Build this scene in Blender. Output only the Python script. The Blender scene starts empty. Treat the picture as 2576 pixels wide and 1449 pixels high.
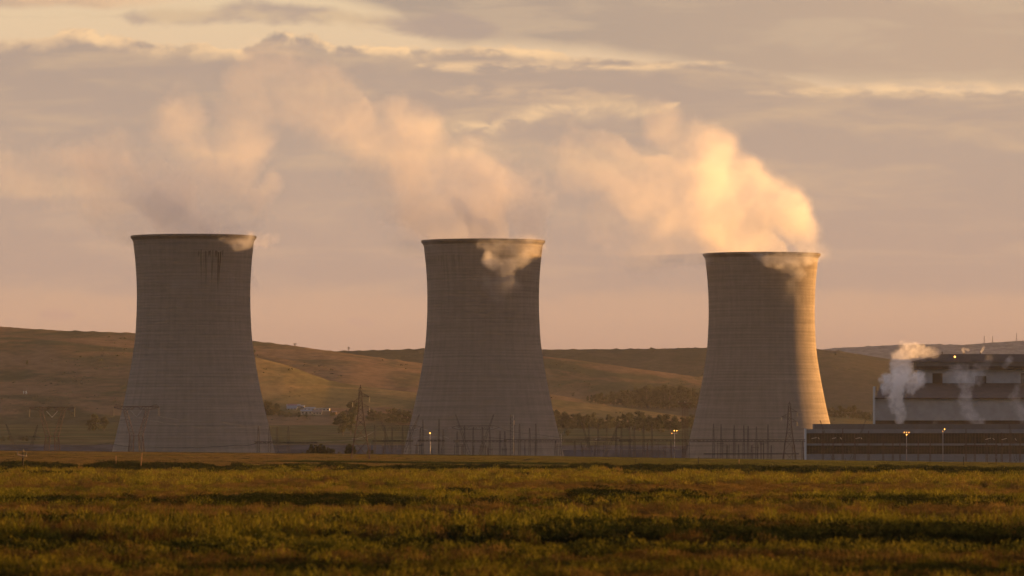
import bpy, math, random
import numpy as np
from math import radians, sin, cos, pi, atan2, sqrt
from mathutils import Vector, noise as mnoise

random.seed(7)
np.random.seed(7)
SC = bpy.context.scene
COL = SC.collection

# ------------------------------------------------------------------ camera, sky, sun, exposure
F = 14311.0            # focal length in the units of the layout below (200 mm lens, 2576 units across)
CX, HY, CAMZ = 1288.0, 1110.0, 5.0
EXPO = 1.72
SUN_AZ, SUN_EL = 57.0, 2.3      # degrees right of the view axis, above the horizon

cam_d = bpy.data.cameras.new('camera')
cam = bpy.data.objects.new('camera', cam_d)
COL.objects.link(cam)
cam.location = (0, 0, CAMZ)
cam.rotation_euler = (radians(90), 0, 0)
cam_d.lens = 200.0
cam_d.sensor_width = 36.0
cam_d.shift_y = (HY - 724.5) / 2576.0
cam_d.clip_start = 1.0
cam_d.clip_end = 40000.0
cam_d.dof.use_dof = True
cam_d.dof.focus_distance = 2600.0
cam_d.dof.aperture_fstop = 1.8
SC.camera = cam

SC.render.engine = 'CYCLES'
SC.view_settings.view_transform = 'Standard'
SC.view_settings.look = 'None'
SC.view_settings.exposure = EXPO
SC.view_settings.gamma = 1.0
SC.cycles.max_bounces = 13
SC.cycles.diffuse_bounces = 2
SC.cycles.glossy_bounces = 2
SC.cycles.transmission_bounces = 2
SC.cycles.volume_bounces = 12
SC.cycles.transparent_max_bounces = 128
SC.cycles.volume_step_rate = 1.0
SC.cycles.volume_max_steps = 512
SC.cycles.use_denoising = True
SC.cycles.sample_clamp_indirect = 4.0


def lin(r, g, b, k=1.0):
    o = []
    for c in (r, g, b):
        c /= 255.0
        o.append((c / 12.92 if c <= .04045 else ((c + .055) / 1.055) ** 2.4) * k)
    return (o[0], o[1], o[2], 1.0)


class NT:
    """short hand for building node trees"""
    def __init__(s, tree):
        s.t = tree
        s.l = tree.links

    def n(s, kind, **kw):
        nd = s.t.nodes.new(kind)
        for k, v in kw.items():
            setattr(nd, k, v)
        return nd

    def put(s, sock, v):
        if v is None:
            return
        if hasattr(v, 'is_output') or hasattr(v, 'links'):
            s.l.new(v, sock)
        else:
            sock.default_value = v

    def m(s, op, a, b=None, c=None, clamp=False):
        nd = s.n('ShaderNodeMath', operation=op)
        nd.use_clamp = clamp
        for i, v in enumerate((a, b, c)):
            if v is not None:
                s.put(nd.inputs[i], v)
        return nd.outputs[0]

    def vm(s, op, a, b=None, scale=None):
        nd = s.n('ShaderNodeVectorMath', operation=op)
        s.put(nd.inputs[0], a)
        if b is not None:
            s.put(nd.inputs[1], b)
        if scale is not None:
            s.put(nd.inputs['Scale'], scale)
        return nd.outputs['Value'] if op in ('LENGTH', 'DISTANCE', 'DOT_PRODUCT') else nd.outputs['Vector']

    def xyz(s, x, y, z):
        nd = s.n('ShaderNodeCombineXYZ')
        for i, v in enumerate((x, y, z)):
            s.put(nd.inputs[i], v)
        return nd.outputs[0]

    def sep(s, v):
        nd = s.n('ShaderNodeSeparateXYZ')
        s.put(nd.inputs[0], v)
        return nd.outputs[0], nd.outputs[1], nd.outputs[2]

    def noise(s, vec, scale=1.0, detail=4.0, rough=.5, dist=0.0, dims='3D'):
        nd = s.n('ShaderNodeTexNoise', noise_dimensions=dims)
        s.put(nd.inputs['Vector'], vec)
        s.put(nd.inputs['Scale'], scale)
        s.put(nd.inputs['Detail'], detail)
        s.put(nd.inputs['Roughness'], rough)
        s.put(nd.inputs['Distortion'], dist)
        return nd.outputs[0]

    def ss(s, v, a, b, lo=0.0, hi=1.0, smooth=True):
        nd = s.n('ShaderNodeMapRange', interpolation_type='SMOOTHSTEP' if smooth else 'LINEAR')
        s.put(nd.inputs[0], v)
        s.put(nd.inputs[1], a)
        s.put(nd.inputs[2], b)
        s.put(nd.inputs[3], lo)
        s.put(nd.inputs[4], hi)
        return nd.outputs[0]

    def mix(s, f, a, b):
        nd = s.n('ShaderNodeMix', data_type='RGBA')
        s.put(nd.inputs[0], f)
        s.put(nd.inputs[6], a)
        s.put(nd.inputs[7], b)
        return nd.outputs[2]

    def mul(s, a, b):
        nd = s.n('ShaderNodeMix', data_type='RGBA', blend_type='MULTIPLY')
        nd.inputs[0].default_value = 1.0
        s.put(nd.inputs[6], a)
        s.put(nd.inputs[7], b)
        return nd.outputs[2]

    def ramp(s, f, stops, interp='LINEAR'):
        nd = s.n('ShaderNodeValToRGB')
        cr = nd.color_ramp
        cr.interpolation = interp
        while len(cr.elements) < len(stops):
            cr.elements.new(.5)
        for e, (p, c) in zip(cr.elements, stops):
            e.position = p
            e.color = c
        s.put(nd.inputs[0], f)
        return nd.outputs[0]

    def curve(s, v, pts, lo, hi, vlo, vhi):
        """piecewise curve through pts (x, value) for x in lo..hi"""
        x = s.ss(v, lo, hi, 0, 1, smooth=False)
        nd = s.n('ShaderNodeFloatCurve')
        cu = nd.mapping.curves[0]
        q = [((a - lo) / (hi - lo), (b - vlo) / (vhi - vlo)) for a, b in pts]
        while len(cu.points) < len(q):
            cu.points.new(.5, .5)
        for p, (a, b) in zip(cu.points, q):
            p.location = (a, b)
        nd.mapping.update()
        s.put(nd.inputs['Value'], x)
        return s.m('MULTIPLY_ADD', nd.outputs[0], vhi - vlo, vlo)


# ---- world: Nishita sky with a deck of clouds over it
W = bpy.data.worlds.new('World')
SC.world = W
W.use_nodes = True
W.node_tree.nodes.clear()
w = NT(W.node_tree)
KX = 2.0 ** -EXPO
tc = w.n('ShaderNodeTexCoord')
dx, dy, dz = w.sep(tc.outputs['Generated'])
az = w.m('ARCTAN2', dx, dy)
el = w.m('ARCSINE', dz)
U = w.m('MULTIPLY_ADD', az, F, CX)            # same units as the layout of the scene
R = w.m('MULTIPLY_ADD', el, -F, HY)
skyt = w.n('ShaderNodeTexSky', sky_type='NISHITA')
skyt.sun_disc = False
skyt.sun_elevation = radians(SUN_EL)
skyt.sun_rotation = radians(SUN_AZ)
skyt.air_density = 1.4
skyt.dust_density = 2.5
skyt.ozone_density = 1.2

uv = w.xyz(w.m('DIVIDE', U, 1000.0), w.m('DIVIDE', R, 1000.0), 3.7)
stretch = w.vm('MULTIPLY', uv, (1.0, 4.2, 1.0))
nA = w.noise(uv, 5.0, 6, .55)                                 # billowy edges
nB = w.noise(w.vm('MULTIPLY', uv, (1.0, 5.5, 1.0)), 2.2, 5, .55, .4)   # streaks
nC = w.noise(w.vm('MULTIPLY', uv, (1.0, 2.4, 1.0)), 3.3, 5, .55)
nD = w.noise(w.vm('MULTIPLY', uv, (1.0, 3.0, 1.0)), 10.0, 4, .6)
nE = w.noise(w.vm('MULTIPLY', uv, (1.0, 1.7, 1.0)), 8.0, 6, .6, .3)
nF = w.noise(w.vm('MULTIPLY', uv, (1.0, 1.5, 1.0)), 14.0, 5, .55)


def C(r, g, b):
    return lin(r * .985, g * .985, b, KX)


# clear air behind the clouds
Rn = w.ss(R, -200, 1110, 0, 1, smooth=False)
clear = w.ramp(Rn, [(0.0, C(206, 190, 160)), (.16, C(229, 203, 164)), (.30, C(228, 197, 160)), (.55, C(196, 165, 141)),
                    (.69, C(196, 162, 136)), (.76, C(196, 159, 133)), (.83, C(184, 148, 126)), (1.0, C(160, 130, 114))])
grey = w.ramp(Rn, [(0.0, C(170, 154, 142)), (.2, C(176, 157, 141)), (.45, C(182, 160, 142)), (.65, C(177, 153, 137)), (.8, C(182, 152, 133)), (1.0, C(160, 130, 114))])
greylit = w.ramp(Rn, [(0.0, C(195, 174, 150)), (.3, C(214, 183, 147)), (.6, C(196, 167, 142)), (.85, C(190, 155, 131)), (1.0, C(160, 130, 114))])
bright = C(253, 212, 160)

streak = w.ss(nB, .44, .70)
gcol = w.mix(w.m('MULTIPLY', streak, .75), grey, greylit)

# how far down each deck reaches
e1 = w.curve(U, [(-600, 118), (0, 112), (120, 96), (200, 80), (260, 92), (350, 108), (500, 116), (600, 122), (660, 100), (720, 84), (790, 90), (850, 112),
                 (950, 120), (1060, 122), (1200, 116), (1330, 122), (1500, 150), (1800, 164), (2100, 220), (2576, 235), (3200, 220)], -600, 3200, 0, 400)
eA = w.m('ADD', e1, w.m('MULTIPLY', w.m('SUBTRACT', nF, .5), 55.0))
m1 = w.ss(w.m('SUBTRACT', R, eA), -5, 9)
below = w.ss(w.m('SUBTRACT', R, w.m('ADD', 735.0, w.m('MULTIPLY', w.m('SUBTRACT', nC, .5), 90.0))), -25, 25)    # lower edge of the main deck
m1 = w.m('MULTIPLY', m1, w.m('SUBTRACT', 1.0, w.m('MULTIPLY', below, .8)))
sky = w.mix(m1, clear, gcol)
rim1 = w.m('MULTIPLY', w.m('MULTIPLY', w.ss(w.m('SUBTRACT', R, eA), -6, 4), w.ss(w.m('SUBTRACT', R, eA), 42, 2)), w.ss(nE, .36, .56))
rimw = w.curve(U, [(-600, .4), (60, .45), (150, .7), (210, 1.0), (300, .8), (500, .75), (620, .9), (760, 1.0), (900, 1.0), (1300, 1.0), (1450, .5), (1700, .2), (2000, .1), (3200, .1)], -600, 3200, 0, 1)
sky = w.mix(w.m('MULTIPLY', rim1, rimw), sky, bright)

# upper deck from the right, with a long dark tail to the left
e2 = w.curve(U, [(-600, -250), (0, -60), (250, -40), (700, -30), (900, 4), (1000, 40), (1060, 90), (1120, 106), (1300, 112), (1600, 140), (1900, 190), (2300, 214), (2576, 212), (3200, 200)], -600, 3200, -300, 400)
eB = w.m('ADD', e2, w.m('MULTIPLY', w.m('SUBTRACT', nA, .5), 34.0))
m2 = w.ss(w.m('SUBTRACT', R, eB), 24, -22)
grey2 = w.mix(w.m('MULTIPLY', w.ss(nB, .46, .62), .6), w.mix(w.ss(U, 1000, 2500), C(176, 158, 141), C(192, 167, 143)), C(203, 178, 149))
sky = w.mix(m2, sky, grey2)
e3 = w.curve(U, [(-600, 40), (200, 48), (400, 46), (600, 38), (800, 42), (1000, 62), (1200, 70), (3200, 70)], -600, 3200, -50, 150)
t3 = w.m('ABSOLUTE', w.m('SUBTRACT', R, w.m('ADD', e3, w.m('MULTIPLY', w.m('SUBTRACT', nE, .5), 60.0))))
w3 = w.curve(U, [(-600, 0), (270, 0), (330, 14), (500, 24), (700, 30), (900, 20), (1000, 20), (1150, 40), (1300, 0), (3200, 0)], -600, 3200, 0, 60)
m3 = w.ss(w.m('SUBTRACT', t3, w3), 8, -18)
sky = w.mix(w.m('MULTIPLY', m3, .85), sky, w.mix(w.ss(nC, .42, .6), C(178, 158, 143), C(214, 186, 150)))
m4 = w.m('MULTIPLY', w.ss(w.m('ADD', R, w.m('MULTIPLY', w.m('SUBTRACT', nA, .5), 50.0)), 34, 12), w.ss(U, 560, 200))
sky = w.mix(w.m('MULTIPLY', m4, .85), sky, w.mix(w.ss(nC, .4, .6), C(192, 166, 142), C(228, 188, 148)))


def band(sky, pts, wid, strength, col=bright, lo=-600, hi=3200, wob=16.0, nz=None, a=.42, b=.62):
    e = w.curve(U, pts, lo, hi, 0, 1000)
    tt = w.m('ABSOLUTE', w.m('SUBTRACT', R, w.m('ADD', e, w.m('MULTIPLY', w.m('SUBTRACT', nA, .5), wob))))
    wd = w.curve(U, wid, lo, hi, 0, 100)
    mk = w.ss(w.m('DIVIDE', tt, w.m('MAXIMUM', wd, .5)), 1.5, .0)
    mk = w.m('MULTIPLY', mk, w.ss(wd, 1.0, 6.0))
    mk = w.m('MULTIPLY', mk, w.ss(nD if nz is None else nz, a, b))
    return w.mix(w.m('MULTIPLY', mk, strength), sky, col)


sky = band(sky, [(-600, 168), (900, 168), (1250, 172), (1500, 173), (1700, 168), (1850, 164), (3200, 160)],
           [(-600, 0), (1000, 0), (1150, 16), (1350, 14), (1500, 6), (1650, 9), (1800, 6), (1900, 0), (3200, 0)], .75, wob=24, a=.36, b=.66)
sky = band(sky, [(-600, 240), (1700, 240), (2000, 236), (2200, 228), (2400, 230), (2576, 236), (3200, 240)],
           [(-600, 0), (1780, 0), (1900, 6), (2080, 14), (2240, 20), (2420, 22), (2576, 18), (2900, 12), (3200, 0)], .75, wob=26, a=.36, b=.66)
sky = band(sky, [(-600, 232), (1150, 232), (1350, 236), (1500, 240), (3200, 240)],
           [(-600, 0), (1050, 0), (1150, 22), (1350, 26), (1550, 12), (1650, 0), (3200, 0)], .5, col=C(226, 190, 150), wob=20, a=.36, b=.6)
sky = band(sky, [(-600, 330), (1200, 330), (1260, 318), (1330, 298), (1390, 280), (1500, 284), (1640, 268), (1760, 254), (3200, 250)],
           [(-600, 0), (1190, 0), (1240, 22), (1320, 32), (1390, 22), (1460, 28), (1560, 26), (1640, 18), (1700, 6), (1740, 0), (3200, 0)], .7, wob=80, nz=nE, a=.36, b=.62)
sky = band(sky, [(-600, 318), (1130, 318), (1190, 316), (3200, 318)], [(-600, 0), (1110, 0), (1150, 14), (1200, 14), (1250, 0), (3200, 0)], .7, wob=40, nz=nF, a=.42, b=.62)
# soft darker undersides
sky = band(sky, [(-600, 205), (900, 205), (1600, 205), (1900, 250), (3200, 260)], [(-600, 30), (600, 40), (1100, 26), (1600, 18), (1750, 30), (2100, 20), (2576, 14), (3200, 20)], .55, col=C(184, 162, 143), wob=30, nz=nC, a=.38, b=.6)
sky = band(sky, [(-600, 800), (120, 792), (200, 795), (700, 770), (900, 812), (1000, 815), (3200, 820)], [(-600, 0), (90, 0), (130, 16), (170, 14), (215, 0), (860, 0), (900, 14), (960, 0), (3200, 0)], .8, col=C(187, 152, 133), wob=24, a=.3, b=.5)

# fade to the bare sky overhead and around the far side of the horizon
behind = w.ss(w.m('ABSOLUTE', az), .35, 1.6)
high = w.ss(el, .10, .45)
hg = w.m('MAXIMUM', w.m('MULTIPLY', behind, .9), w.m('MULTIPLY', high, .9))
skyscale = w.n('ShaderNodeBackground')
w.put(skyscale.inputs[0], skyt.outputs[0])
skyscale.inputs[1].default_value = 0.06
bg2 = w.n('ShaderNodeBackground')
w.put(bg2.inputs[0], sky)
bg2.inputs[1].default_value = 1.0
mx = w.n('ShaderNodeMixShader')
w.put(mx.inputs[0], hg)
w.l.new(bg2.outputs[0], mx.inputs[1])
w.l.new(skyscale.outputs[0], mx.inputs[2])
dome = w.n('ShaderNodeBackground')                # grey cloud overhead, dimmer away from the sunset
dome.inputs[0].default_value = lin(186, 186, 206, KX)
w.put(dome.inputs[1], w.ss(dy, -.8, .5, .50, 1.0))
mx2 = w.n('ShaderNodeMixShader')
w.put(mx2.inputs[0], w.m('MULTIPLY', w.ss(el, .10, .40), .75))
w.l.new(mx.outputs[0], mx2.inputs[1])
w.l.new(dome.outputs[0], mx2.inputs[2])
wo = w.n('ShaderNodeOutputWorld')
w.l.new(mx2.outputs[0], wo.inputs[0])
try:
    W.cycles.sampling_method = 'MANUAL'
    W.cycles.sample_map_resolution = 1024
except Exception:
    pass

sun_d = bpy.data.lights.new('sun', 'SUN')
sun = bpy.data.objects.new('sun', sun_d)
COL.objects.link(sun)
sun_d.energy = 5.0
sun_d.angle = radians(.55)
sun_d.color = (1.0, .475, .125)
SDIR = Vector((sin(radians(SUN_AZ)) * cos(radians(SUN_EL)), cos(radians(SUN_AZ)) * cos(radians(SUN_EL)), sin(radians(SUN_EL))))
sun.rotation_euler = SDIR.to_track_quat('Z', 'Y').to_euler()

HAZE_DENSITY = 9.0e-6
HAZE_COLOR = (.90, .90, .96, 1)


# ------------------------------------------------------------------ helpers
def P(px, row, d):
    return Vector(((px - CX) / F * d, d, CAMZ - (row - HY) / F * d))


def X(px, d):
    return (px - CX) / F * d


def Z(row, d):
    return CAMZ - (row - HY) / F * d


class MB:
    """collects shapes for ONE mesh"""
    def __init__(s):
        s.v, s.f, s.mi = [], [], []
        s.cur = 0

    def add(s, vs, fs):
        o = len(s.v)
        s.v.extend([tuple(a) for a in vs])
        for f in fs:
            s.f.append([i + o for i in f])
            s.mi.append(s.cur)

    def box(s, x0, x1, y0, y1, z0, z1):
        vs = [(x, y, z) for z in (z0, z1) for y in (y0, y1) for x in (x0, x1)]
        s.add(vs, [(0, 2, 3, 1), (4, 5, 7, 6), (0, 1, 5, 4), (2, 6, 7, 3), (0, 4, 6, 2), (1, 3, 7, 5)])

    def bar(s, p, q, wd, wd2=None):
        p, q = Vector(p), Vector(q)
        d = q - p
        if d.length < 1e-6:
            return
        d.normalize()
        up = Vector((0, 0, 1)) if abs(d.z) < .9 else Vector((0, 1, 0))
        a = d.cross(up).normalized()
        b = d.cross(a).normalized()
        w2 = wd if wd2 is None else wd2
        vs = []
        for c, ww in ((p, wd), (q, w2)):
            for sa, sb in ((-1, -1), (1, -1), (1, 1), (-1, 1)):
                vs.append(c + a * sa * ww * .5 + b * sb * ww * .5)
        s.add(vs, [(0, 1, 2, 3), (7, 6, 5, 4), (0, 4, 5, 1), (1, 5, 6, 2), (2, 6, 7, 3), (3, 7, 4, 0)])

    def tube(s, pts, r, n=6, r2=None):
        rings = []
        m = len(pts)
        for i, p in enumerate(pts):
            p = Vector(p)
            d = (Vector(pts[min(i + 1, m - 1)]) - Vector(pts[max(i - 1, 0)])).normalized()
            up = Vector((0, 0, 1)) if abs(d.z) < .9 else Vector((0, 1, 0))
            a = d.cross(up).normalized()
            b = d.cross(a).normalized()
            rr = r if r2 is None else r + (r2 - r) * i / max(1, m - 1)
            rings.append([p + a * rr * cos(2 * pi * k / n) + b * rr * sin(2 * pi * k / n) for k in range(n)])
        o = [v for rg in rings for v in rg]
        fs = []
        for i in range(m - 1):
            for k in range(n):
                k2 = (k + 1) % n
                fs.append((i * n + k, i * n + k2, (i + 1) * n + k2, (i + 1) * n + k))
        fs.append(tuple(range(n))[::-1])
        fs.append(tuple((m - 1) * n + k for k in range(n)))
        s.add(o, fs)

    def lathe(s, prof, n=48, c=(0, 0, 0), cap=False):
        vs, fs = [], []
        for r, z in prof:
            for k in range(n):
                t = 2 * pi * k / n
                vs.append((c[0] + r * cos(t), c[1] + r * sin(t), c[2] + z))
        for i in range(len(prof) - 1):
            for k in range(n):
                k2 = (k + 1) % n
                fs.append((i * n + k, i * n + k2, (i + 1) * n + k2, (i + 1) * n + k))
        if cap:
            fs.append(tuple(range(n))[::-1])
            fs.append(tuple((len(prof) - 1) * n + k for k in range(n)))
        s.add(vs, fs)

    def mesh(s, name, mats, smooth=False):
        me = bpy.data.meshes.new(name)
        me.from_pydata(s.v, [], s.f)
        for m in (mats if isinstance(mats, (list, tuple)) else [mats]):
            me.materials.append(m)
        if any(s.mi):
            me.polygons.foreach_set('material_index', s.mi)
        if smooth:
            me.polygons.foreach_set('use_smooth', [True] * len(me.polygons))
        me.update()
        return me

    def build(s, name, mats, parent=None, smooth=False):
        o = bpy.data.objects.new(name, s.mesh(name, mats, smooth))
        COL.objects.link(o)
        if parent is not None:
            o.parent = parent
        return o


def tag(o, label=None, cat=None, group=None, kind=None):
    if label:
        o['label'] = label
    if cat:
        o['category'] = cat
    if group:
        o['group'] = group
    if kind:
        o['kind'] = kind
    return o


def thing(name, loc, label, cat, group=None):
    o = bpy.data.objects.new(name, None)
    o.empty_display_size = 1.0
    COL.objects.link(o)
    o.location = loc
    return tag(o, label, cat, group)


def copy_thing(src, loc, rz=0.0, sc=(1, 1, 1), label=None, group=None):
    r = src.copy()
    COL.objects.link(r)
    r.location = loc
    r.rotation_euler = (0, 0, rz)
    r.scale = sc
    if label:
        r['label'] = label
    if group:
        r['group'] = group
    for ch in list(src.children):
        c = ch.copy()
        COL.objects.link(c)
        c.parent = r
        for g in list(ch.children):
            e = g.copy()
            COL.objects.link(e)
            e.parent = c
    return r


ORD = ['first', 'second', 'third', 'fourth', 'fifth', 'sixth', 'seventh', 'eighth', 'ninth', 'tenth', 'eleventh', 'twelfth', 'thirteenth',
       'fourteenth', 'fifteenth', 'sixteenth', 'seventeenth', 'eighteenth', 'nineteenth', 'twentieth']
for _t, _th in (('twenty', None), ('thirty', 'thirtieth'), ('forty', 'fortieth'), ('fifty', 'fiftieth'), ('sixty', 'sixtieth'), ('seventy', 'seventieth')):
    ORD += ([_th] if _th else []) + [_t + '-' + a for a in ORD[:9]]


# ------------------------------------------------------------------ materials
def mat(name):
    m = bpy.data.materials.new(name)
    m.use_nodes = True
    m.node_tree.nodes.clear()
    t = NT(m.node_tree)
    b = t.n('ShaderNodeBsdfPrincipled')
    o = t.n('ShaderNodeOutputMaterial')
    t.l.new(b.outputs[0], o.inputs[0])
    b.inputs['Roughness'].default_value = .9
    b.inputs['Specular IOR Level'].default_value = 0.0
    return m, t, b


def plain(name, col, rough=.8, var=.25, scale=1.0, metal=0.0, spec=.3):
    m, t, b = mat(name)
    g = t.n('ShaderNodeNewGeometry')
    n = t.noise(g.outputs['Position'], scale, 4, .6)
    f = t.ss(n, .3, .7, 1 - var, 1 + var)
    c = t.vm('SCALE', (col[0], col[1], col[2]), scale=f)
    t.put(b.inputs['Base Color'], c)
    b.inputs['Roughness'].default_value = rough
    b.inputs['Metallic'].default_value = metal
    b.inputs['Specular IOR Level'].default_value = spec
    return m


def emit(name, col, st):
    m = bpy.data.materials.new(name)
    m.use_nodes = True
    m.node_tree.nodes.clear()
    t = NT(m.node_tree)
    e = t.n('ShaderNodeEmission')
    e.inputs[0].default_value = (*col, 1)
    e.inputs[1].default_value = st
    o = t.n('ShaderNodeOutputMaterial')
    t.l.new(e.outputs[0], o.inputs[0])
    return m


def concrete(name, col, seed, stain=0.0, stain_az=0.0, stain_w=.3, H=100.0):
    """shell concrete: lift lines, faint lift-to-lift tone changes, weather patches and run-down stains"""
    m, t, b = mat(name)
    tcn = t.n('ShaderNodeTexCoord')
    x, y, z = t.sep(tcn.outputs['Object'])
    ang = t.m('ARCTAN2', x, t.m('MULTIPLY', y, -1.0))        # 0 faces the field
    lift = t.noise(t.xyz(t.m('MULTIPLY', ang, .5), seed, t.m('MULTIPLY', z, .9)), 1.0, 3, .65)
    patch = t.noise(t.xyz(t.m('MULTIPLY', ang, 9.0), seed + 3, t.m('MULTIPLY', z, .14)), 1.0, 5, .6)
    panel = t.noise(t.xyz(t.m('MULTIPLY', ang, 22.0), seed + 8, t.m('MULTIPLY', z, .55)), 1.0, 2, .5)
    f = t.m('ADD', t.ss(lift, .3, .7, -.13, .13), t.ss(patch, .3, .7, -.07, .07))
    f = t.m('ADD', f, t.ss(panel, .35, .65, -.015, .015))
    zz = t.m('FRACT', t.m('DIVIDE', z, 1.55))
    line = t.m('MULTIPLY', t.m('MULTIPLY', t.ss(zz, .0, .2, 1, 0), t.ss(patch, .35, .65, .1, 1)), -.13)
    drip = t.noise(t.xyz(t.m('MULTIPLY', ang, 14.0), seed + 51, t.m('MULTIPLY', z, .02)), 1.0, 5, .65)
    f = t.m('ADD', f, line)
    f = t.m('ADD', f, t.ss(drip, .32, .68, -.07, .06))
    f = t.m('ADD', f, 1.0)
    c = t.vm('SCALE', (col[0], col[1], col[2]), scale=f)
    if stain > 0:
        sn = t.noise(t.xyz(t.m('MULTIPLY', ang, 26.0), seed + 20, t.m('MULTIPLY', z, .010)), 1.0, 3, .7)
        ln = t.noise(t.xyz(t.m('MULTIPLY', ang, 17.0), seed + 31, 0.0), 1.0, 3, .6)
        top = t.m('SUBTRACT', H - 5.0, t.m('MULTIPLY', t.noise(t.xyz(t.m('MULTIPLY', ang, 9.0), seed + 77, 0.0), 1.0, 2, .5), 5.0))
        length = t.m('MULTIPLY_ADD', t.m('POWER', t.ss(ln, .33, .68), 2.0), 26.0, 3.0)
        below = t.m('SUBTRACT', top, z)
        fade = t.m('MULTIPLY', t.ss(below, 0.0, .6), t.ss(t.m('DIVIDE', below, length), 1.0, .5))
        da = t.m('ABSOLUTE', t.m('SUBTRACT', ang, stain_az))
        az_m = t.ss(da, stain_w, stain_w * .3)
        thr = t.m('SUBTRACT', .68, t.m('MULTIPLY', az_m, .19))
        mk = t.m('MULTIPLY', t.ss(t.m('SUBTRACT', sn, thr), 0.0, .04), fade)
        mk = t.m('MULTIPLY', mk, stain)
        c = t.mix(mk, c, (.035, .022, .016, 1))
    t.put(b.inputs['Base Color'], c)
    bp = t.n('ShaderNodeBump')
    bp.inputs['Strength'].default_value = .35
    bp.inputs['Distance'].default_value = .25
    t.put(bp.inputs['Height'], t.m('ADD', t.ss(zz, 0, .2), t.m('MULTIPLY', panel, .15)))
    t.l.new(bp.outputs[0], b.inputs['Normal'])
    return m


def foliage(name, col, col2, scale=.4):
    m, t, b = mat(name)
    oi = t.n('ShaderNodeObjectInfo')
    g = t.n('ShaderNodeNewGeometry')
    n = t.noise(g.outputs['Position'], scale, 3, .6)
    f = t.ss(n, .3, .7)
    c = t.mix(f, (*col, 1), (*col2, 1))
    c = t.vm('SCALE', c, scale=t.m('MULTIPLY_ADD', oi.outputs['Random'], .5, .75))
    t.put(b.inputs['Base Color'], c)
    b.inputs['Roughness'].default_value = .8
    tr = t.n('ShaderNodeBsdfTranslucent')
    t.put(tr.inputs[0], c)
    mx = t.n('ShaderNodeMixShader')
    mx.inputs[0].default_value = .3
    t.l.new(b.outputs[0], mx.inputs[1])
    t.l.new(tr.outputs[0], mx.inputs[2])
    out = [n_ for n_ in t.t.nodes if n_.type == 'OUTPUT_MATERIAL'][0]
    t.l.new(mx.outputs[0], out.inputs[0])
    return m


M_STEEL = plain('galvanised_steel', (.13, .12, .115), .55, .2, .5, .3)
M_RUST = plain('weathered_steel', (.075, .046, .038), .6, .25, .5, .2)
M_FAINT = plain('old_grey_steel', (.055, .048, .045), .6, .2, .5, .2)
M_GLASSY = plain('pale_glazed_insulator', (.26, .27, .26), .3, .08, 1.0, 0, .5)
M_WIRE = plain('dark_conductor', (.05, .05, .05), .5, .1, .5, .5)
M_BARK = plain('bark', (.09, .07, .055), .9, .3, 2.0)
M_WOOD = plain('old_timber', (.30, .17, .08), .85, .25, 2.0)
M_DARKWOOD = plain('creosoted_timber', (.008, .007, .006), .85, .25, 2.0)
M_LEAF = foliage('eucalyptus_leaves', (.035, .042, .022), (.075, .075, .035))
M_LEAF2 = foliage('dark_leaves', (.025, .03, .014), (.055, .052, .022))
M_LAMP = emit('sodium_lamp', (1.0, .40, .07), 2.3)


# ------------------------------------------------------------------ terrain
GD = [-400, 0, 900, 1500, 1900, 2150, 2850, 2940, 3000, 3075, 3130, 3210, 3500, 3900, 4300, 4700, 5200, 6200, 9500]
GZ = {  # ground height at five bearings, from the left edge to the right
    0:    [0, 0, .2, 1.7, 2.0, -5, -9, -6, .6, .6, 3.4, 2.6, 4.5, 10, 17, 24, 30, 34, 34],
    1288: [0, 0, .0, .5, .3, -6, -9, -6, .6, .6, 3.2, 2.4, 4.2, 9.5, 16, 23, 29, 33, 34],
    2576: [0, 0, -.2, -.75, -2.4, -8, -9, -6, .2, .2, 2.4, 2.0, 3.6, 9, 14, 20, 27, 33, 34],
}
_cols = sorted(GZ)


def ground_z(x, d):
    u = (x / max(d, 300.0)) * F + CX
    u = min(max(u, -1500.0), 4000.0)
    if u <= 1288:
        a, b, t = 0, 1288, u / 1288.0
    else:
        a, b, t = 1288, 2576, (u - 1288) / 1288.0
    t = min(max(t, -.25), 1.25)
    za = float(np.interp(d, GD, GZ[a]))
    zb = float(np.interp(d, GD, GZ[b]))
    z = za + (zb - za) * t
    if d > 250:
        z += .10 * mnoise.noise((x * .02, d * .012, 0)) + .05 * mnoise.noise((x * .11, d * .04, 3))
    return z


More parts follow.
